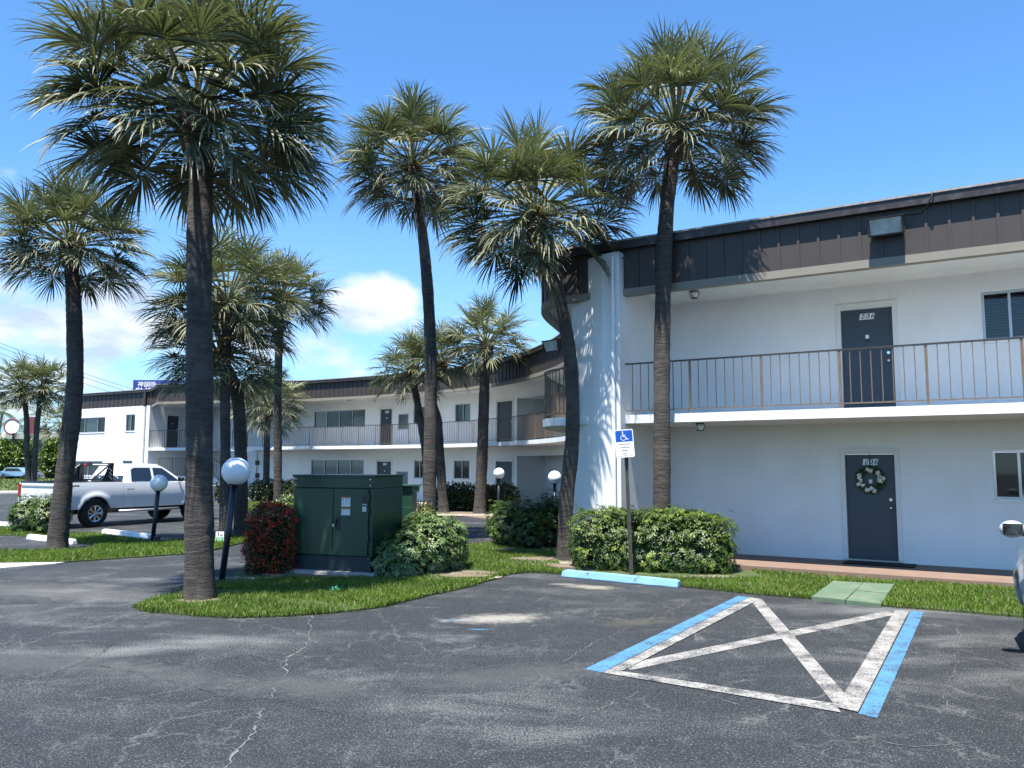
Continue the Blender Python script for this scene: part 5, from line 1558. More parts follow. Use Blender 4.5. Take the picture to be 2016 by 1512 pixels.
L3 = labelplate(cw / 2 - .135, lz_ - .12, .07, .075, [(0, .25, .6, .06, 'signblack'), (0, .05, .75, .08, 'signblack'), (-.02, -.2, .7, .1, 'signblack')], 'id_label')
mb = MB(); mb.box((cw / 2 - .13, yf - .0225, lz_ + .03), (.095, .004, .15)); o = mb.build('data_plate', M['black'], last, local=True)
mb = MB()
for z in (-.038, -.05): mb.box((cw / 2 - .13, yf - .026, lz_ + z), (.085, .002, .006))
mb.build('plate_trim', M['frame'], o, local=True)
for (lo, mk), q in PR.items(): q.build('label_print', M[mk], lo, local=True)
pr_m = Matrix.Translation(cab.location) @ Matrix.Rotation(rz, 4, 'Z') 
text_mesh('WARNING', .021, 'label_text', M['signblack'], pr_m @ Matrix.Translation((lx + .012, yf - .0265, lz_ + .071)) @ Matrix.Rotation(rad(90), 4, 'X'), L1, .0004)
# pad
pd = [A - fx * .18 - bk * .16, Bv + fx * .12 - bk * .12, Bv + fx * .12 + bk * (cdp + .5), A - fx * .18 + bk * (cdp + .5)]
mb = MB(); mb.prism([(p.x, p.y) for p in pd], -.02, cb); tag(mb.build('concrete_pad', M['concrete'], bevel=.012), 'low concrete pad under the large green electrical cabinet', 'concrete pad')
# second cabinet
p0 = at(776, 957, 15.6); p1 = at(812, 957, 15.5); zt2 = p0.z
x1 = p1.x; x0 = x1 - .85
cab2 = thing('junction_cabinet', ((x0 + x1) / 2, 15.8, 0), 'smaller dark green cabinet with overhanging lid behind the large one', 'electrical cabinet')
mb = MB(); mb.box(((x0 + x1) / 2, 15.9, zt2 / 2), (x1 - x0, .7, zt2 - .02)); mb.build('body', M['green'], cab2, bevel=.006)
mb = MB(); mb.box(((x0 + x1) / 2 + .02, 15.9, zt2 + .01), (x1 - x0 + .16, .82, .02)); mb.box((x1 + .085, 15.52, zt2 - .05), (.10, .01, .12), Matrix.Rotation(rad(12), 3, 'Y')); mb.box((x0 + .45, 15.52, zt2 - .06), (.05, .01, .12), Matrix.Rotation(rad(10), 3, 'Y')); mb.build('lid', M['green'], cab2)
mb = MB(); mb.box(((x0 + x1) / 2, 15.545, zt2 * .42), (x1 - x0 - .02, .012, zt2 * .62)); mb.build('front_panel', M['green'], cab2, bevel=.004)
mb = MB(); mb.prism([(x0 - .08, 15.45), (x1 + .1, 15.45), (x1 + .1, 16.4), (x0 - .08, 16.4)], -.02, .08); tag(mb.build('concrete_pad', M['concrete']), 'concrete pad under the smaller green cabinet', 'concrete pad')

# ------------------------------------------------------------------ parking sign
sb = G(1243, 1135); stp = at(1231, 850, sb.y - .0)
sg = thing('parking_sign', (sb.x, sb.y, 0), 'blue and white disabled parking sign on a leaning rusty post behind the blue wheel stop', 'road sign')
dz = (stp - sb).normalized()
mb = MB(); x3 = Vector((1, -.1, 0)).normalized(); y3 = dz.cross(x3).normalized()
def up_(x, y, t): return sb + x3 * x + y3 * y + dz * t
Lp = (stp - sb).length
prof = [(-.032, 0.0), (-.022, 0.0), (-.014, .028), (.014, .028), (.022, 0), (.032, 0), (.032, .006), (.024, .008), (.018, .034), (-.018, .034), (-.024, .008), (-.032, .006)]
vs = [up_(x, y, -.05) for x, y in prof] + [up_(x, y, Lp + .02) for x, y in prof]; k = len(prof)
mb.add(vs, [(i, (i + 1) % k, (i + 1) % k + k, i + k) for i in range(k)] + [tuple(range(k))[::-1]])
mb.build('post', M['post'], sg)
hb_ = MB()
for i in range(34):
    p = up_(0, .0272, .25 + i * .05); hb_.box(p, (.009, .004, .018), Matrix((x3, y3, dz)).transposed())
hb_.build('bolt_hole', M['signblack'], sg)
pc_ = at(1229.5, 873, sb.y - .05)
tilt = rad(-4.5)
xx = Vector((math.cos(tilt), -.12, -math.sin(tilt) * 1.0)).normalized()
xx = Vector((1, -.10, .075)).normalized(); zz = Vector((-.075 - .02, 0, 1)).normalized()
mm = frame_mtx(pc_, xx, zz)
def rrect(w, h, r, n=6):
    out = []
    for cx_, cy_, a0 in ((w / 2 - r, h / 2 - r, 0), (-w / 2 + r, h / 2 - r, 90), (-w / 2 + r, -h / 2 + r, 180), (w / 2 - r, -h / 2 + r, 270)):
        for i in range(n + 1): a = rad(a0 + 90 * i / n); out.append((cx_ + r * math.cos(a), cy_ + r * math.sin(a)))
    return out
def plate(poly, z0, z1, mtx):
    mb = MB(); mb.prism(poly, z0, z1); mb.v = [tuple(mtx @ Vector(v)) for v in mb.v]; return mb
pw_, ph_ = .315, .475
po = plate(rrect(pw_, ph_, .03), -.002, .001, mm).build('plate', M['plainw'], sg)
top = [(x, y) for x, y in rrect(pw_ - .026, ph_ - .03, .018) if y > .02]
top = [(-(pw_ - .026) / 2, .03)] + [((pw_ - .026) / 2, .03)] + [q for q in top]
plate(top, .001, .0022, mm).build('blue_field', M['signblue'], po)
# border line of lower half
bl = MB()
for (x, y, w, h) in ((-.139, -.095, .004, .235), (.139, -.095, .004, .235), (0, -.2125, .262, .004)):
    bl.box(mm @ Vector((x, y, .0015)), (w, h, .001), mm.to_3x3())
bl.build('border', M['signblack'], po)
# wheelchair symbol
sy = MB()
def arc(cx_, cy_, r, a0, a1, w, n=28):
    pts = [(cx_ + r * math.cos(rad(a0 + (a1 - a0) * i / n)), cy_ + r * math.sin(rad(a0 + (a1 - a0) * i / n))) for i in range(n + 1)]
    line(pts, w)
def line(pts, w):
    for a, b in zip(pts, pts[1:]):
        a = Vector(a); b = Vector(b); d = (b - a).normalized(); n = Vector((-d.y, d.x)) * w / 2; e = d * w * .2
        q = [a - n - e, b - n + e, b + n + e, a + n - e]
        sy.add([mm @ Vector((p.x, p.y, .0030)) for p in q] + [mm @ Vector((p.x, p.y, .0024)) for p in q], [(0, 1, 2, 3), (4, 5, 1, 0), (5, 6, 2, 1), (6, 7, 3, 2), (7, 4, 0, 3)])
arc(-.012, .098, .044, 118, 362, .012)
line([(-.018, .175), (-.013, .115), (.026, .113), (.050, .066), (.072, .076)], .013)
line([(-.016, .145), (.022, .142)], .010)
arc(-.020, .193, .007, 0, 360, .014, 12)
sy.build('wheelchair_symbol', M['plainw'], po)
for i, (tx, s_) in enumerate((('PARKING BY', .036), ('DISABLED', .036), ('PERMIT', .036), ('ONLY', .036))):
    text_mesh(tx, s_, 'sign_text', M['signblack'], mm @ Matrix.Translation((.003, -.015 - i * .054, .0015)), po, .0005, offset=.0006)
bo = MB()
for y in (-.205, .215): bo.tube([mm @ Vector((0, y, .001)), mm @ Vector((0, y, .006))], .007, 8)
bo.build('bolt', M['post'], sg)

# ------------------------------------------------------------------ wheel stops
def wheel_stop(u0, v0, u1, v1, material, lab, h=.125, w=.16):
    a = G(u0, v0); b = G(u1, v1); d = (b - a); L = d.length; c = (a + b) / 2; rz_ = math.atan2(d.y, d.x)
    mb = MB(); hw = w / 2
    n = 10
    pr = [(-hw, 0), (-hw, .02), (-hw * .62, h), (hw * .62, h), (hw, .02), (hw, 0)]
    xs = [-L / 2, -L / 2 + .07] + [-L / 2 + .07 + (L - .14) * i / n for i in range(1, n)] + [L / 2 - .07, L / 2]
    r = random.Random(u0)
    vs = []
    for i, x in enumerate(xs):
        k = .82 if i in (0, len(xs) - 1) else 1
        for (y, z) in pr: vs.append((x + r.uniform(-.003, .003), y * k + hw + r.uniform(-.003, .003), z * (k if z > .03 else 1) + (r.uniform(-.003, .003) if z > .03 else 0)))
    m_ = len(pr); fs = [(i * m_ + k, (i + 1) * m_ + k, (i + 1) * m_ + (k + 1) % m_, i * m_ + (k + 1) % m_) for i in range(len(xs) - 1) for k in range(m_)]
    fs += [tuple(range(m_)), tuple(reversed(range((len(xs) - 1) * m_, len(xs) * m_)))]
    mb.add(vs, fs)
    o = mb.build('wheel_stop', material, bevel=.008)
    o.location = (c.x, c.y, .002); o.rotation_euler = (0, 0, rz_)
    me = o.data
    import bmesh
    bm = bmesh.new(); bm.from_mesh(me); bmesh.ops.recalc_face_normals(bm, faces=bm.faces); bm.to_mesh(me); bm.free()
    tag(o, lab, 'wheel stop', 'concrete wheel stops of the parking bays')
    return o
wheel_stop(1104, 1136, 1333, 1158, M['stopblue'], 'scuffed light blue wheel stop in front of the right hedge', .115, .17)
wheel_stop(50, 1062, 140, 1073, M['white'], 'white wheel stop behind the foot of the leaning left palm')
wheel_stop(198, 1051, 290, 1061, M['white'], 'white wheel stop beside the lamp in front of the pickup')
wheel_stop(-60, 1030, 18, 1038, M['white'], 'white wheel stop cut by the left edge of the picture')

# small dog sign, litter
ds = G(432, 1071)
t = thing('dog_sign', (ds.x, ds.y, 0), 'small white and green lawn sign with a person walking a dog behind the big trunk', 'lawn sign')
mm2 = frame_mtx((ds.x, ds.y, .155), (1, .05, 0))
po2 = plate(rrect(.19, .27, .012), -.003, 0, mm2).build('panel', M['plainw'], t)
plate([(-.085, -.125), (.085, -.125), (.085, .0), (-.085, .0)], .0005, .0012, mm2).build('green_field', M['signgreen'], po2)
q = MB()
for poly in ([(-.055, .02), (-.045, .02), (-.03, .06), (-.02, .02), (-.01, .02), (-.022, .075), (-.02, .10), (-.04, .10), (-.042, .07)], [(-.038, .104), (-.022, .104), (-.022, .12), (-.038, .12)],
             [(.01, .02), (.018, .02), (.02, .04), (.05, .04), (.05, .02), (.058, .02), (.06, .055), (.075, .062), (.07, .072), (.055, .062), (.01, .058)]):
    w_ = plate(poly, .0005, .0012, mm2); q.add(w_.v, w_.f)
q.build('silhouette', M['signblack'], po2)
q = MB()
for i in range(3):
    q.box(mm2 @ Vector((0, -.03 - i * .03, .0018)), (.12, .010, .001), mm2.to_3x3())
q.build('print_line', M['plainw'], po2)
q = MB(); q.tube([(ds.x - .06, ds.y + .004, 0), (ds.x - .06, ds.y + .004, .2)], .004, 5); q.tube([(ds.x + .06, ds.y + .004, 0), (ds.x + .06, ds.y + .004, .2)], .004, 5); q.build('stake', M['black'], t)
lt = G(660, 1170); q = MB(); q.sphere((0, 0, .03), .055, 10, 7, .7); rl = random.Random(4); q.v = [(x * rl.uniform(.6, 1.3), y * rl.uniform(.5, 1.2), max(0, z * rl.uniform(.5, 1.5))) for x, y, z in q.v]
o = q.build('crumpled_bag', M['litter']); o.location = (lt.x, lt.y, .04); tag(o, 'small crumpled green plastic bag lying in the grass before the cabinet', 'litter')

# ------------------------------------------------------------------ chair on the far balcony
cp = B1.at(B1.hit(362, 870)[0], -.7)
t = thing('plastic_chair', (cp.x, cp.y, Z_ST), 'white chair standing on the far upstairs balcony behind the railing', 'chair')
q = MB(); q.box((0, 0, .43), (.45, .45, .03)); q.build('seat', M['plainw'], t, local=True)
q = MB(); q.box((0, .22, .68), (.42, .03, .45)); q.build('backrest', M['plainw'], t, local=True)
for x, y in ((-.2, -.2), (.2, -.2), (-.2, .2), (.2, .2)):
    q = MB(); q.tube([(x, y, 0), (x, y, .42)], .018, 6); q.build('leg', M['plainw'], t, local=True)

# ------------------------------------------------------------------ vehicles
def wheel(parent, x, y, r, w, side, rimr, spokes=8, rim_mat='chrome'):
    """axis along y"""
    t = MB(); n = 40
    prof = [(rimr, -w / 2), (r * .93, -w / 2), (r * .985, -w * .40), (r, -w * .30), (r, w * .30), (r * .985, w * .40), (r * .93, w / 2), (rimr, w / 2)]
    vs = []
    for i in range(n):
        a = 2 * math.pi * i / n
        for j, (pr_, py) in enumerate(prof):
            rr = pr_ * (1.0 if j not in (2, 3, 4, 5) or i % 2 else .982)
            vs.append((x + rr * math.cos(a), y + py, r + rr * math.sin(a)))
    m_ = len(prof)
    fs = [(i * m_ + j, i * m_ + (j + 1) % m_, ((i + 1) % n) * m_ + (j + 1) % m_, ((i + 1) % n) * m_ + j) for i in range(n) for j in range(m_)]
    t.add(vs, fs)
    wo = t.build('wheel', M['rubber'], parent, local=True)
    rm = MB()
    yo = y + side * (w / 2 - .03)
    for i in range(24):
        a, b = 2 * math.pi * i / 24, 2 * math.pi * (i + 1) / 24
        P_ = lambda rr, an, yy: (x + rr * math.cos(an), yy, r + rr * math.sin(an))
        rm.add([P_(rimr * 1.02, a, yo + side * .03), P_(rimr * 1.02, b, yo + side * .03), P_(rimr * .90, b, yo + side * .02), P_(rimr * .90, a, yo + side * .02)], [(0, 1, 2, 3)])
        rm.add([P_(rimr * .90, a, yo + side * .02), P_(rimr * .90, b, yo + side * .02), P_(rimr * .86, b, yo - side * .10), P_(rimr * .86, a, yo - side * .10)], [(0, 1, 2, 3)])
    for i in range(spokes):
        a = 2 * math.pi * i / spokes
        d = Vector((math.cos(a), 0, math.sin(a))); n_ = Vector((-math.sin(a), 0, math.cos(a)))
        c = Vector((x, yo, r))
        for o_ in (-.12, .12):
            e = c + (d * math.cos(o_) + n_ * math.sin(o_)) * rimr * .92
            rm.tube([c + d * .03, e], [.016, .022], 4)
    rm.tube([(x, yo - side * .03, r), (x, yo + side * .015, r)], rimr * .22, 12)
    rm.build('rim', M[rim_mat], wo, local=True)
    bk_ = MB(); bk_.tube([(x, yo - side * .10, r), (x, yo - side * .12, r)], rimr * .9, 24); bk_.build('brake_disc', M['black'], wo, local=True)
    return wo

def side_panel(name, parent, x0, x1, zb, zt, yf_, material, nx=24, nz=8, both=(1, -1), thick=.05):
    out = []
    for s in both:
        mb = MB(); vs = []; nx_ = nx
        xs = [x0 + (x1 - x0) * i / nx_ for i in range(nx_ + 1)]
        for x in xs:
            b, t_ = zb(x), zt(x)
            for j in range(nz + 1):
                z = b + (t_ - b) * j / nz
                vs.append((x, s * yf_(x, z), z))
        m_ = nz + 1
        fs = []
        for i in range(nx_):
            for j in range(nz):
                f = (i * m_ + j, (i + 1) * m_ + j, (i + 1) * m_ + j + 1, i * m_ + j + 1)
                fs.append(f if s < 0 else f[::-1])
        k = len(vs)
        mb.add(vs, fs)
        # returns
        inner = [(v[0], v[1] - s * thick, v[2]) for v in vs]
        ring = [i * m_ for i in range(nx_ + 1)] + [nx_ * m_ + j for j in range(1, m_)] + [i * m_ + nz for i in range(nx_ - 1, -1, -1)] + [j for j in range(nz - 1, 0, -1)]
        base_ = len(mb.v)
        mb.add([vs[i] for i in ring] + [inner[i] for i in ring], [(i, (i + 1) % len(ring), (i + 1) % len(ring) + len(ring), i + len(ring)) if s > 0 else (i + len(ring), (i + 1) % len(ring) + len(ring), (i + 1) % len(ring), i) for i in range(len(ring))])
        out.append(mb.build(name, material, parent, smooth=False, local=True))
        me = out[-1].data
        me.polygons.foreach_set('use_smooth', [i < len(fs) for i in range(len(me.polygons))])
    return out

def vehicle(kind, loc, rz_, sc_, label, paint):
    t = thing('pickup_truck' if kind == 'truck' else 'silver_suv', loc, label, 'pickup truck' if kind == 'truck' else 'car', rz=rz_)
    t.scale = (sc_, sc_, sc_)
    T = kind == 'truck'
    WB = 3.68 if T else 2.75
    rw = .42 if T else .36
    xr, xf = (-1.22, WB + .93) if T else (-.95, WB + .90)
    hw = 1.0 if T else .93
    ar = rw + (.09 if T else .07)
    sill = .56 if T else .36
    def zb(x):
        z = sill if T else sill
        for c in (0, WB):
            if abs(x - c) < ar: z = max(z, rw + math.sqrt(ar * ar - (x - c) ** 2) * 1.0)
        if x > WB + ar: z = max(z, .45 if T else .38)
        return z
    def zt(x):
        if T:
            if x < .93: return 1.36
            if x < 3.2: return 1.33 + .0 * x
            return 1.33 - .10 * ((x - 3.2) / (xf - 3.2)) ** 1.5 - .02
        else:
            if x < 2.0: return 1.08 + .02 * math.cos(x)
            return 1.08 - .20 * ((x - 2.0) / (xf - 2.0)) ** 1.6
    def yfun(x, z):
        zm = .95 if T else .72
        y = hw - (.10 if T else .16) * ((z - zm) / .6) ** 2 - (.018 if abs(z - (.78 if T else .62)) < .03 else 0)
        for c in (0, WB):
            d = math.hypot(x - c, z - rw)
            if d < ar + .16: y += .045 * max(0, 1 - abs(d - ar - .03) / .11)
        ex = max(0, x - (xf - .5)) / .5; y -= .16 * ex ** 2
        ex = max(0, (xr + .25) - x) / .25; y -= .05 * ex ** 2
        return y
    cuts = [(xr, .925), (.935, 2.02), (2.03, 3.12), (3.13, xf - .01)] if T else [(xr, .55), (.56, 1.45), (1.46, 2.45), (2.46, xf - .01)]
    names = ['bed_side', 'rear_door', 'front_door', 'front_fender'] if T else ['rear_quarter', 'rear_door', 'front_door', 'front_fender']
    for (a, b), nme in zip(cuts, names):
        os_ = side_panel(nme, t, a, b, zb, zt, yfun, paint, nx=int((b - a) / .05))
        if 'door' in nme:
            for s, o in zip((1, -1), os_):
                q = MB(); hx = a + .12 if True else b - .2
                q.tube([(a + .10, s * (hw + .015), 1.13 if T else .88), (a + .16, s * (hw + .035), 1.13 if T else .88), (a + .28, s * (hw + .035), 1.13 if T else .88), (a + .34, s * (hw + .015), 1.13 if T else .88)], .018, 8)
                q.build('handle', M['chrome'], o, local=True)
    # inner dark body so the gaps and arches read dark
    q = MB(); q.box(((xr + xf) / 2, 0, (sill + .9) / 2 + .05), (xf - xr - .25, hw * 2 - .55, .75)); q.build('dark_backing', M['black'], t, local=True)
    if not T:
        q = MB(); q.box(((xr + xf) / 2, 0, .62), (xf - xr - .12, hw * 1.75, .55)) if False else None
    # cab
    if T: prof = [(.98, 1.32, .90), (1.10, 1.60, .83), (1.24, 1.86, .74), (1.75, 1.935, .70), (2.30, 1.91, .70), (2.55, 1.80, .735), (3.28, 1.33, .86)]
    else: prof = [(xr + .08, 1.07, .84), (xr + .30, 1.42, .76), (xr + .55, 1.64, .66), (.9, 1.72, .64), (1.55, 1.70, .64), (1.85, 1.62, .66), (2.75, 1.06, .82)]
    q = MB(); vs = [(x, y, z) for x, z, y in prof] + [(x, -y, z) for x, z, y in prof]; n = len(prof)
    fs = [(i, i + 1, n + i + 1, n + i) for i in range(n - 1)]
    # sides fan to the belt line
    zb_ = prof[0][1]
    vs += [(x, hw - .08, zb_ - .02) for x, z, y in prof] + [(x, -(hw - .08), zb_ - .02) for x, z, y in prof]
    fs += [(2 * n + i, 2 * n + i + 1, i + 1, i) for i in range(n - 1)] + [(3 * n + i + 1, 3 * n + i, n + i, n + i + 1) for i in range(n - 1)]
    q.add(vs, fs); q.build('cab' if T else 'cabin', paint, t, local=True, bevel=.015)
    # glass
    def sideglass(poly, nm):
        for s in (1, -1):
            g = MB(); pts = []
            for x, z in poly:
                ytop = np.interp(x, [p[0] for p in prof], [p[2] for p in prof]); ztop_ = np.interp(x, [p[0] for p in prof], [p[1] for p in prof])
                k = (z - zb_) / max(ztop_ - zb_, .05); y = (hw - .08) * (1 - k) + ytop * k + .008
                pts.append((x, s * y, z))
            f = tuple(range(len(pts)))
            g.add(pts, [f if s < 0 else f[::-1]])
            g.build(nm, M['carglass'], t, local=True)
    if T:
        sideglass([(1.24, 1.36), (2.0, 1.36), (2.0, 1.80), (1.40, 1.80), (1.28, 1.74)], 'rear_side_window'); sideglass([(2.09, 1.36), (3.05, 1.36), (2.62, 1.68), (2.45, 1.79), (2.09, 1.80)], 'front_side_window')
    else:
        sideglass([(-.55, 1.10), (.50, 1.08), (.50, 1.52), (-.15, 1.50)], 'rear_quarter_window'); sideglass([(.58, 1.08), (1.40, 1.07), (1.40, 1.54), (.58, 1.55)], 'rear_side_window'); sideglass([(1.48, 1.07), (2.40, 1.06), (1.80, 1.50), (1.48, 1.54)], 'front_side_window')
    g = MB()
    a, b = prof[-2], prof[-1]
    lerp = lambda k: tuple(a[i] * (1 - k) + b[i] * k for i in range(3))
    u0, u1 = lerp(.08), lerp(.92)
    g.add([(u0[0] + .012, u0[2] - .06, u0[1] + .012), (u0[0] + .012, -u0[2] + .06, u0[1] + .012), (u1[0] + .012, -u1[2] + .05, u1[1] + .012), (u1[0] + .012, u1[2] - .05, u1[1] + .012)], [(0, 3, 2, 1)]); g.build('windshield', M['carglass'], t, local=True)
    g = MB(); a, b = prof[0], prof[2 if T else 1]
    g.add([(a[0] - .012, a[2] - .1, a[1] + .05), (a[0] - .012, -a[2] + .1, a[1] + .05), (b[0] - .014, -b[2] + .08, b[1] - .07), (b[0] - .014, b[2] - .08, b[1] - .07)], [(0, 1, 2, 3)]); g.build('rear_window', M['carglass'], t, local=True)
    # hood
    h0 = 3.2 if T else 2.45
    q = MB(); nh = 8; vs = []
    for i in range(nh + 1):
        x = h0 + (xf - .02 - h0) * i / nh; z = zt(x) + .0
        yy = yfun(x, z) - .01
        for k in (-1, -.6, 0, .6, 1): vs.append((x, yy * k, z + (.05 if abs(k) < 1 else -.006) * (1 - (i / nh) ** 4)))
    q.add(vs, [(i * 5 + k, (i + 1) * 5 + k, (i + 1) * 5 + k + 1, i * 5 + k + 1) for i in range(nh) for k in range(4)]); q.build('hood', paint, t, local=True, smooth=True)
    # front
    zf = zt(xf)
    q = MB(); q.box((xf - .06, 0, (zf + .62) / 2), (.10, hw * 1.62, zf - .64)); q.build('grille', M['chrome'] if T else M['black'], t, local=True, bevel=.02)
    q = MB(); q.box((xf + .02, 0, .55 if T else .50), (.22, hw * 1.78, .26)); q.build('front_bumper', M['chrome'] if T else paint, t, local=True, bevel=.05)
    for s in (1, -1):
        q = MB(); q.box((xf - .05, s * hw * .76, zf - .14), (.14, .26, .22)); q.build('headlight', M['lens'], t, local=True, bevel=.02)
        q = MB(); q.box((xr - .005 + .03, s * (hw - .10), 1.12 if T else .92), (.07, .15, .38)); q.build('taillight', M['darkred'], t, local=True, bevel=.01)
        # mirrors
        mx, mz = (2.95, 1.42) if T else (2.12, 1.25)
        q = MB(); q.sphere((0, 0, 0), 1, 14, 10); q.v = [(mx + x * (.12 if x > 0 else .05), s * (hw + .10) + y * .115, mz + z * .085) for x, y, z in q.v]
        mo = q.build('side_mirror', M['black'] if T else paint, t, local=True, smooth=True)
        q = MB(); q.tube([(mx + .03, s * (hw - .05), mz - .06), (mx + .03, s * (hw + .06), mz - .02)], .03, 8); q.build('mirror_arm', M['black'], mo, local=True)
        q = MB(); q.box((mx - .05, s * (hw + .10), mz), (.008, .17, .11)); q.build('mirror_glass', M['carglass'], mo, local=True, bevel=.01)
        for xw in (0, WB): wheel(t, xw, s * (hw - .14), rw, .29 if T else .22, s, .245 if T else .24, 8, 'chrome')
    # rear
    q = MB()
    if T:
        q.box((xr + .03, 0, (1.36 + .68) / 2), (.06, hw * 2 - .34, .68)); go = q.build('tailgate', paint, t, local=True, bevel=.015)
        q = MB(); q.box((xr - .005, 0, 1.25), (.02, hw * 2 - .42, .05)); q.build('tailgate_trim', M['alu'], go, local=True)
        q = MB(); q.box((xr + .03, 0, 1.375), (.08, hw * 2 - .3, .025)); q.build('tailgate_cap', M['black'], go, local=True)
        q = MB(); q.box((xr - .06, 0, .60), (.18, hw * 1.84, .20)); q.build('rear_bumper', M['chrome'], t, local=True, bevel=.03)
        q = MB(); q.box(((xr + .93) / 2, 0, .80), (2.0, 1.55, .03)); q.build('bed_floor', M['black'], t, local=True)
        for s in (1, -1):
            q = MB(); q.box(((xr + .93) / 2, s * (hw - .13), 1.375), (.93 - xr - .02, .12, .03)); q.build('bed_rail', M['black'], t, local=True, bevel=.006)
            q = MB(); q.tube([(.75, s * (hw + .05), .46), (2.95, s * (hw + .05), .46)], .04, 10); q.build('running_board', M['alu'], t, local=True, smooth=True)
        q = MB(); q.box((.95, 0, 1.02), (.03, 1.7, .68)); q.build('bed_front', paint, t, local=True)
        # headache rack
        rk = MB()
        for s in (1, -1):
            rk.box((.62, s * .74, 1.63), (.16, .05, .50)); rk.tube([(.55, s * .74, 1.88), (-.05, s * .80, 1.42)], .028, 8)
            rk.add([(.66, s * .74, 1.39), (.30, s * .78, 1.39), (.52, s * .76, 1.86), (.66, s * .74, 1.88)], [(0, 1, 2, 3)])
        rk.box((.64, 0, 1.90), (.10, 1.56, .10)); rk.box((.68, 0, 1.42), (.05, 1.5, .05))
        for i in range(9): rk.tube([(.68, -.6 + i * .15, 1.42), (.68, -.6 + i * .15, 1.88)], .008, 4)
        ro = rk.build('headache_rack', M['black'], t, local=True)
        lb = MB(); lb.box((.585, -.25, 1.90), (.012, .75, .035)); lb.build('light_bar', M['plainw'], ro, local=True)
        lb = MB(); lb.box((.583, .50, 1.90), (.012, .16, .07)); lb.build('red_sticker', M['red'], ro, local=True)
        lb = MB()
        rs = random.Random(8)
        def stick(*a_): q_ = MB(); q_.box(*a_); q_.build('sticker', M['plainw'], ro, local=True)
        for i in range(12): stick((.66 - .03 * (i % 4) - .02, -(.765 + .004), 1.45 + i * .03), (rs.uniform(.03, .07), .004, rs.uniform(.01, .025)))
        for i in range(16):
            stick((.972 + .0, rs.uniform(-.6, .6), rs.uniform(1.42, 1.62)), (.004, rs.uniform(.04, .12), rs.uniform(.02, .06)))
        for s in (1,):
            pass
        mmt = Matrix(((1, 0, 0, .0), (0, 0, 1, 0), (0, 1, 0, 0), (0, 0, 0, 1)))
        mw = Matrix.LocRotScale(t.location, t.rotation_euler, t.scale)
        fm = frame_mtx((-.72, -(hw - .035), 1.24), (1, 0, 0))
        text_mesh('4X4', .15, 'bed_lettering', M['signblack'], mw @ fm @ Matrix.Diagonal((1.35, .8, 1, 1)), t, .012, offset=.006)
    else:
        q.box((xr - .0, 0, .72), (.12, hw * 1.8, .68)); q.build('tailgate', paint, t, local=True, bevel=.05)
        q = MB(); q.box((xr - .05, 0, .48), (.16, hw * 1.86, .28)); q.build('rear_bumper', paint, t, local=True, bevel=.06)
        for s in (1, -1):
            q = MB(); q.tube([(-.3, s * .62, 1.70), (-.1, s * .60, 1.74), (1.3, s * .60, 1.73), (1.5, s * .60, 1.68)], .018, 8); q.build('roof_rail', M['black'], t, local=True)
            q = MB(); q.box(((xr + xf) / 2, s * (hw - .12), .36), (1.9, .12, .12)); q.build('sill_trim', M['black'], t, local=True)
    return t
TRUCK = (-13.15, 24.75, 61.0, .975)
vehicle('truck', (TRUCK[0], TRUCK[1], 0), rad(TRUCK[2]), TRUCK[3], 'white crew cab pickup truck with black rack behind the cab, parked at the left', M['carwhite'])
SUV = (4.85, 5.67, math.degrees(math.atan2(.893, .45)))
vehicle('suv', (SUV[0], SUV[1], 0), rad(SUV[2]), 1.0, 'silver sport utility vehicle cut by the right edge of the picture', M['carsilver'])

# ------------------------------------------------------------------ far things at the left
t = thing('billboard', (-36, 75, 0), 'blue billboard with white Chinese and Latin lettering behind the far roof', 'billboard')
bp0, bp1 = at(262, 748, 75), at(372, 748, 75); bpz = at(262, 790, 75).z
q = MB(); q.box(((bp0.x + bp1.x) / 2, 75.2, (bp0.z + bpz - 1.0) / 2), (bp1.x - bp0.x, .3, bp0.z - bpz + 1.0)); q.build('panel', M['billblue'], t)
q = MB()
for x in (bp0.x + 1, bp1.x - 1): q.tube([(x, 75.5, 0), (x, 75.5, bpz)], .15, 8)
q.build('post', M['post'], t)
q1 = at(289, 757.5, 75)
text_mesh('神韻晚', .58, 'billboard_text', M['plainw'], frame_mtx((q1.x, 75.03, q1.z), (1, 0, 0)), t, .01)
q1 = at(266, 771, 75)
try:
    text_mesh('SHEN YUN', .95, 'billboard_text', M['plainw'], frame_mtx((q1.x, 75.03, q1.z - .02), (1, 0, 0)), t, .01, align='LEFT', offset=.008)
except Exception as e: print(e)

def far_house(label, u0, u1, vtop, Y, trim, z_ov=.6, windows=(), dep=12):
    a, b = at(u0, vtop, Y), at(u1, vtop, Y); h = a.z
    t = thing('far_building', ((a.x + b.x) / 2, Y, 0), label, 'building', 'low buildings beyond the verge')
    q = MB(); q.box(((a.x + b.x) / 2, Y + dep / 2, (h - .8) / 2), (b.x - a.x, dep, h - .8)); q.build('wall', M['farwall'], t)
    q = MB(); q.box(((a.x + b.x) / 2, Y + dep / 2, h - .4), (b.x - a.x + z_ov, dep + z_ov * 2, .8)); q.build('roof', M['farwall'], t)
    q = MB(); q.box(((a.x + b.x) / 2, Y - .05, h - 1.3), (b.x - a.x + .1, .2, .8)); q.build('trim', M[trim], t)
    for (u, v, w, hh) in windows:
        p = at(u, v, Y); q = MB(); q.box((p.x, Y - .08, p.z), (w, .1, hh)); q.build('window', M['glass'], t)
    return t
far_house('long low white roofed building with green trim beyond the far hedge', -70, 72, 853, 118, 'fargreen', windows=((10, 905, 3, 2), (30, 905, 2, 2)))
far_house('low grey and white building right of the far pair of palms', 74, 160, 855, 112, 'fargreen', windows=((82, 866, 3.0, 1.8), (100, 905, 3, 2)))
q = at(25, 840, 104)
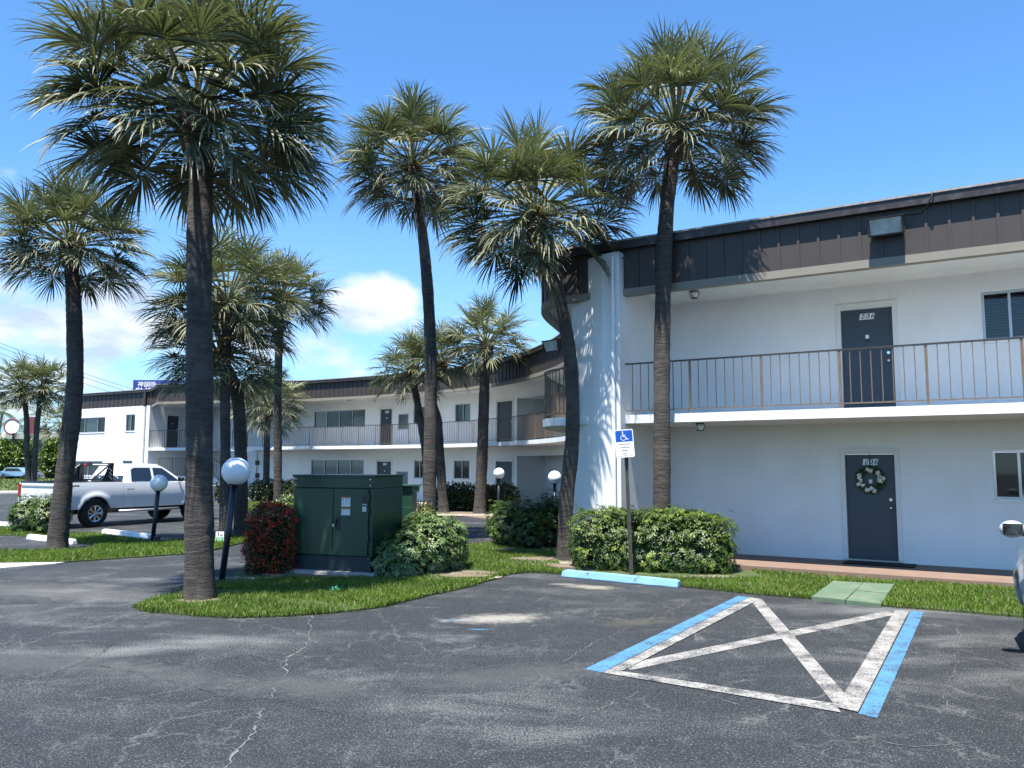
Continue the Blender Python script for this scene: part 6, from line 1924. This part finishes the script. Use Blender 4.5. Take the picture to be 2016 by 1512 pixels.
t = thing('round_sign', (q.x, 104, 0), 'round white sign with dark ring above the far hedge', 'sign')
mb = MB(); mb.tube([(q.x, 104, q.z), (q.x, 103.8, q.z)], .95, 24); mb.build('disc', M['plainw'], t)
mb = MB()
pts = [(q.x + math.cos(a) * .95, 103.85, q.z + math.sin(a) * .95) for a in np.linspace(.6, 5.2, 20)]
mb.tube(pts, .12, 6); mb.build('ring', M['maroon'], t)
mb = MB(); mb.tube([(q.x, 104.2, 0), (q.x, 104.2, q.z)], .12, 6); mb.build('post', M['post'], t)
q = at(58, 838, 106); mb = MB(); mb.box((0, 0, 0), (1.3, .3, 2.3)); mb.box((0, .1, -q.z / 2 - .8), (.2, .2, q.z - 1)); o = mb.build('banner_sign', M['maroon']); o.location = (q.x, 106, q.z); tag(o, 'small dark red sign between the far pair of palm trunks', 'sign')
# small blue car beyond hedge
q = at(36, 930, 99)
t = thing('blue_car', (q.x, 99, 0), 'small light blue car glimpsed behind the far palm trunks', 'car')
mb = MB(); pr = [(-2.1, .4), (-2.1, .9), (-1.5, 1.0), (-1.0, 1.45), (.5, 1.45), (1.1, 1.0), (2.0, .85), (2.1, .4)]
mb.add([(x, -.8, z) for x, z in pr] + [(x, .8, z) for x, z in pr], [tuple(range(8)), tuple(range(15, 7, -1))] + [(i + 1, i, 8 + i, 9 + i) for i in range(7)] + [(0, 7, 15, 8)])
M['bluecar'] = mat('blue_car_paint', (.25, .42, .6), .3); mb.build('body', M['bluecar'], t, local=True, bevel=.05)
for x in (-1.3, 1.3):
    mb = MB(); mb.tube([(x, -.85, .33), (x, .85, .33)], .33, 14); mb.build('wheel', M['rubber'], t, local=True)
mb = MB(); mb.add([(-1.2, -.81, 1.03), (.85, -.81, 1.03), (.45, -.81, 1.38), (-.95, -.81, 1.38)], [(0, 1, 2, 3)]); mb.build('side_window', M['carglass'], t, local=True)

# power lines
def wire(pxs, Y0, Y1, lab, r=.022):
    a = at(*pxs[0], Y0); b = at(*pxs[1], Y1); pts = []
    for i in range(25):
        s = i / 24; p = a.lerp(b, s); p.z -= 1.2 * 4 * s * (1 - s) * .35; pts.append(p)
    mb = MB(); mb.tube(pts, r, 5); tag(mb.build('power_line', M['wire']), lab, 'power line', 'overhead power lines at the far left')
wire(((-60, 652), (420, 812)), 85, 85, 'topmost overhead power line crossing the sky at the left')
wire(((-60, 660), (420, 820)), 85.6, 85.6, 'second overhead power line from the top at the left')
wire(((-60, 672), (420, 832)), 86.2, 86.2, 'third overhead power line from the top at the left')
wire(((-60, 768), (420, 878)), 95, 95, 'low overhead power line passing behind the far palm trunks', .04)

# ------------------------------------------------------------------ sky and sun
sh = Vector((.16, .337, -1.0)).normalized()          # direction the sunlight travels
sun = bpy.data.lights.new('sun', 'SUN'); sun.energy = 5.0; sun.angle = rad(.53); sun.color = (1, .955, .89)
so = bpy.data.objects.new('sun', sun); COL.objects.link(so)
so.rotation_euler = sh.to_track_quat('-Z', 'Y').to_euler(); so.location = (-5, -10, 30)
w = bpy.data.worlds.new('World'); sc.world = w; w.use_nodes = True
t = w.node_tree; bg = t.nodes['Background']
sky = t.nodes.new('ShaderNodeTexSky'); sky.sky_type = 'NISHITA'; sky.sun_disc = False
ts = -sh
sky.sun_elevation = math.asin(ts.z); sky.sun_rotation = math.atan2(ts.x, ts.y)
sky.air_density = 1.0; sky.dust_density = .4; sky.ozone_density = 3.0; sky.altitude = 0
tc = t.nodes.new('ShaderNodeTexCoord'); dv = tc.outputs['Generated']
sp = t.nodes.new('ShaderNodeSeparateXYZ'); lk(t, dv, sp.inputs[0])
mp = t.nodes.new('ShaderNodeMapping'); mp.inputs['Scale'].default_value = (1, 1, 2.1); lk(t, dv, mp.inputs['Vector'])
n1 = noise(t, mp.outputs[0], 7.5, 9, .56)
n2 = noise(t, mp.outputs[0], 2.6, 6, .55)
mask = None
def dirpx(u, v): return ray(u, v).normalized()
blobs = [(690, 705, .085, .6), (745, 600, .085, 1.0), (700, 690, .11, .5), (640, 640, .10, .32), (800, 640, .07, .6), (900, 520, .10, .40), (850, 560, .08, .35), (60, 640, .19, .8), (230, 610, .17, .8), (150, 720, .15, .7), (30, 350, .035, .30), (330, 560, .12, .5), (60, 760, .18, .6), (1060, 660, .09, .40), (620, 730, .10, .45), (520, 700, .1, .45), (740, 500, .045, .35), (-600, 700, .3, .8), (2700, 600, .3, .7)]
for (u, v, rr, st) in blobs:
    d = dirpx(u, v)
    vm = t.nodes.new('ShaderNodeVectorMath'); vm.operation = 'DISTANCE'; lk(t, dv, vm.inputs[0]); vm.inputs[1].default_value = d
    s_ = mth(t, 'MULTIPLY', ramp(t, vm.outputs['Value'], rr, rr * .15), st)
    mask = s_ if mask is None else mth(t, 'MAXIMUM', mask, s_)
th = mth(t, 'ADD', mth(t, 'MULTIPLY', n1, .75), mth(t, 'MULTIPLY', n2, .25))
cl = ramp(t, mth(t, 'ADD', th, mth(t, 'MULTIPLY', mask, .38)), .66, .81)
cl = mth(t, 'MULTIPLY', cl, ramp(t, mask, .0, .25))
haze = mth(t, 'MULTIPLY', ramp(t, sp.outputs['Z'], .33, .0), .42)
# light and grey sides of the clouds
n3 = noise(t, mp.outputs[0], 11, 6, .6)
ccol = mixc(t, ramp(t, n3, .38, .66), (2.7, 3.2, 4.0), (5.0, 5.1, 5.3))
skyc = mixc(t, 1.0, sky.outputs[0], (.56, .88, 1.12), 'MULTIPLY')
hz = mixc(t, haze, skyc, (2.7, 3.6, 4.7))
fin = mixc(t, mth(t, 'MULTIPLY', cl, .9), hz, ccol)
lk(t, fin, bg.inputs['Color'])
bg.inputs['Strength'].default_value = .10

sc.view_settings.view_transform = 'Standard'
sc.view_settings.look = 'None'
sc.view_settings.exposure = 1.3
sc.view_settings.gamma = 1.0
sc.cycles.max_bounces = 4
sc.cycles.diffuse_bounces = 3
sc.cycles.glossy_bounces = 2
sc.cycles.transmission_bounces = 3
sc.cycles.transparent_max_bounces = 8
sc.cycles.use_denoising = True
sc.cycles.caustics_reflective = False
sc.cycles.caustics_refractive = False
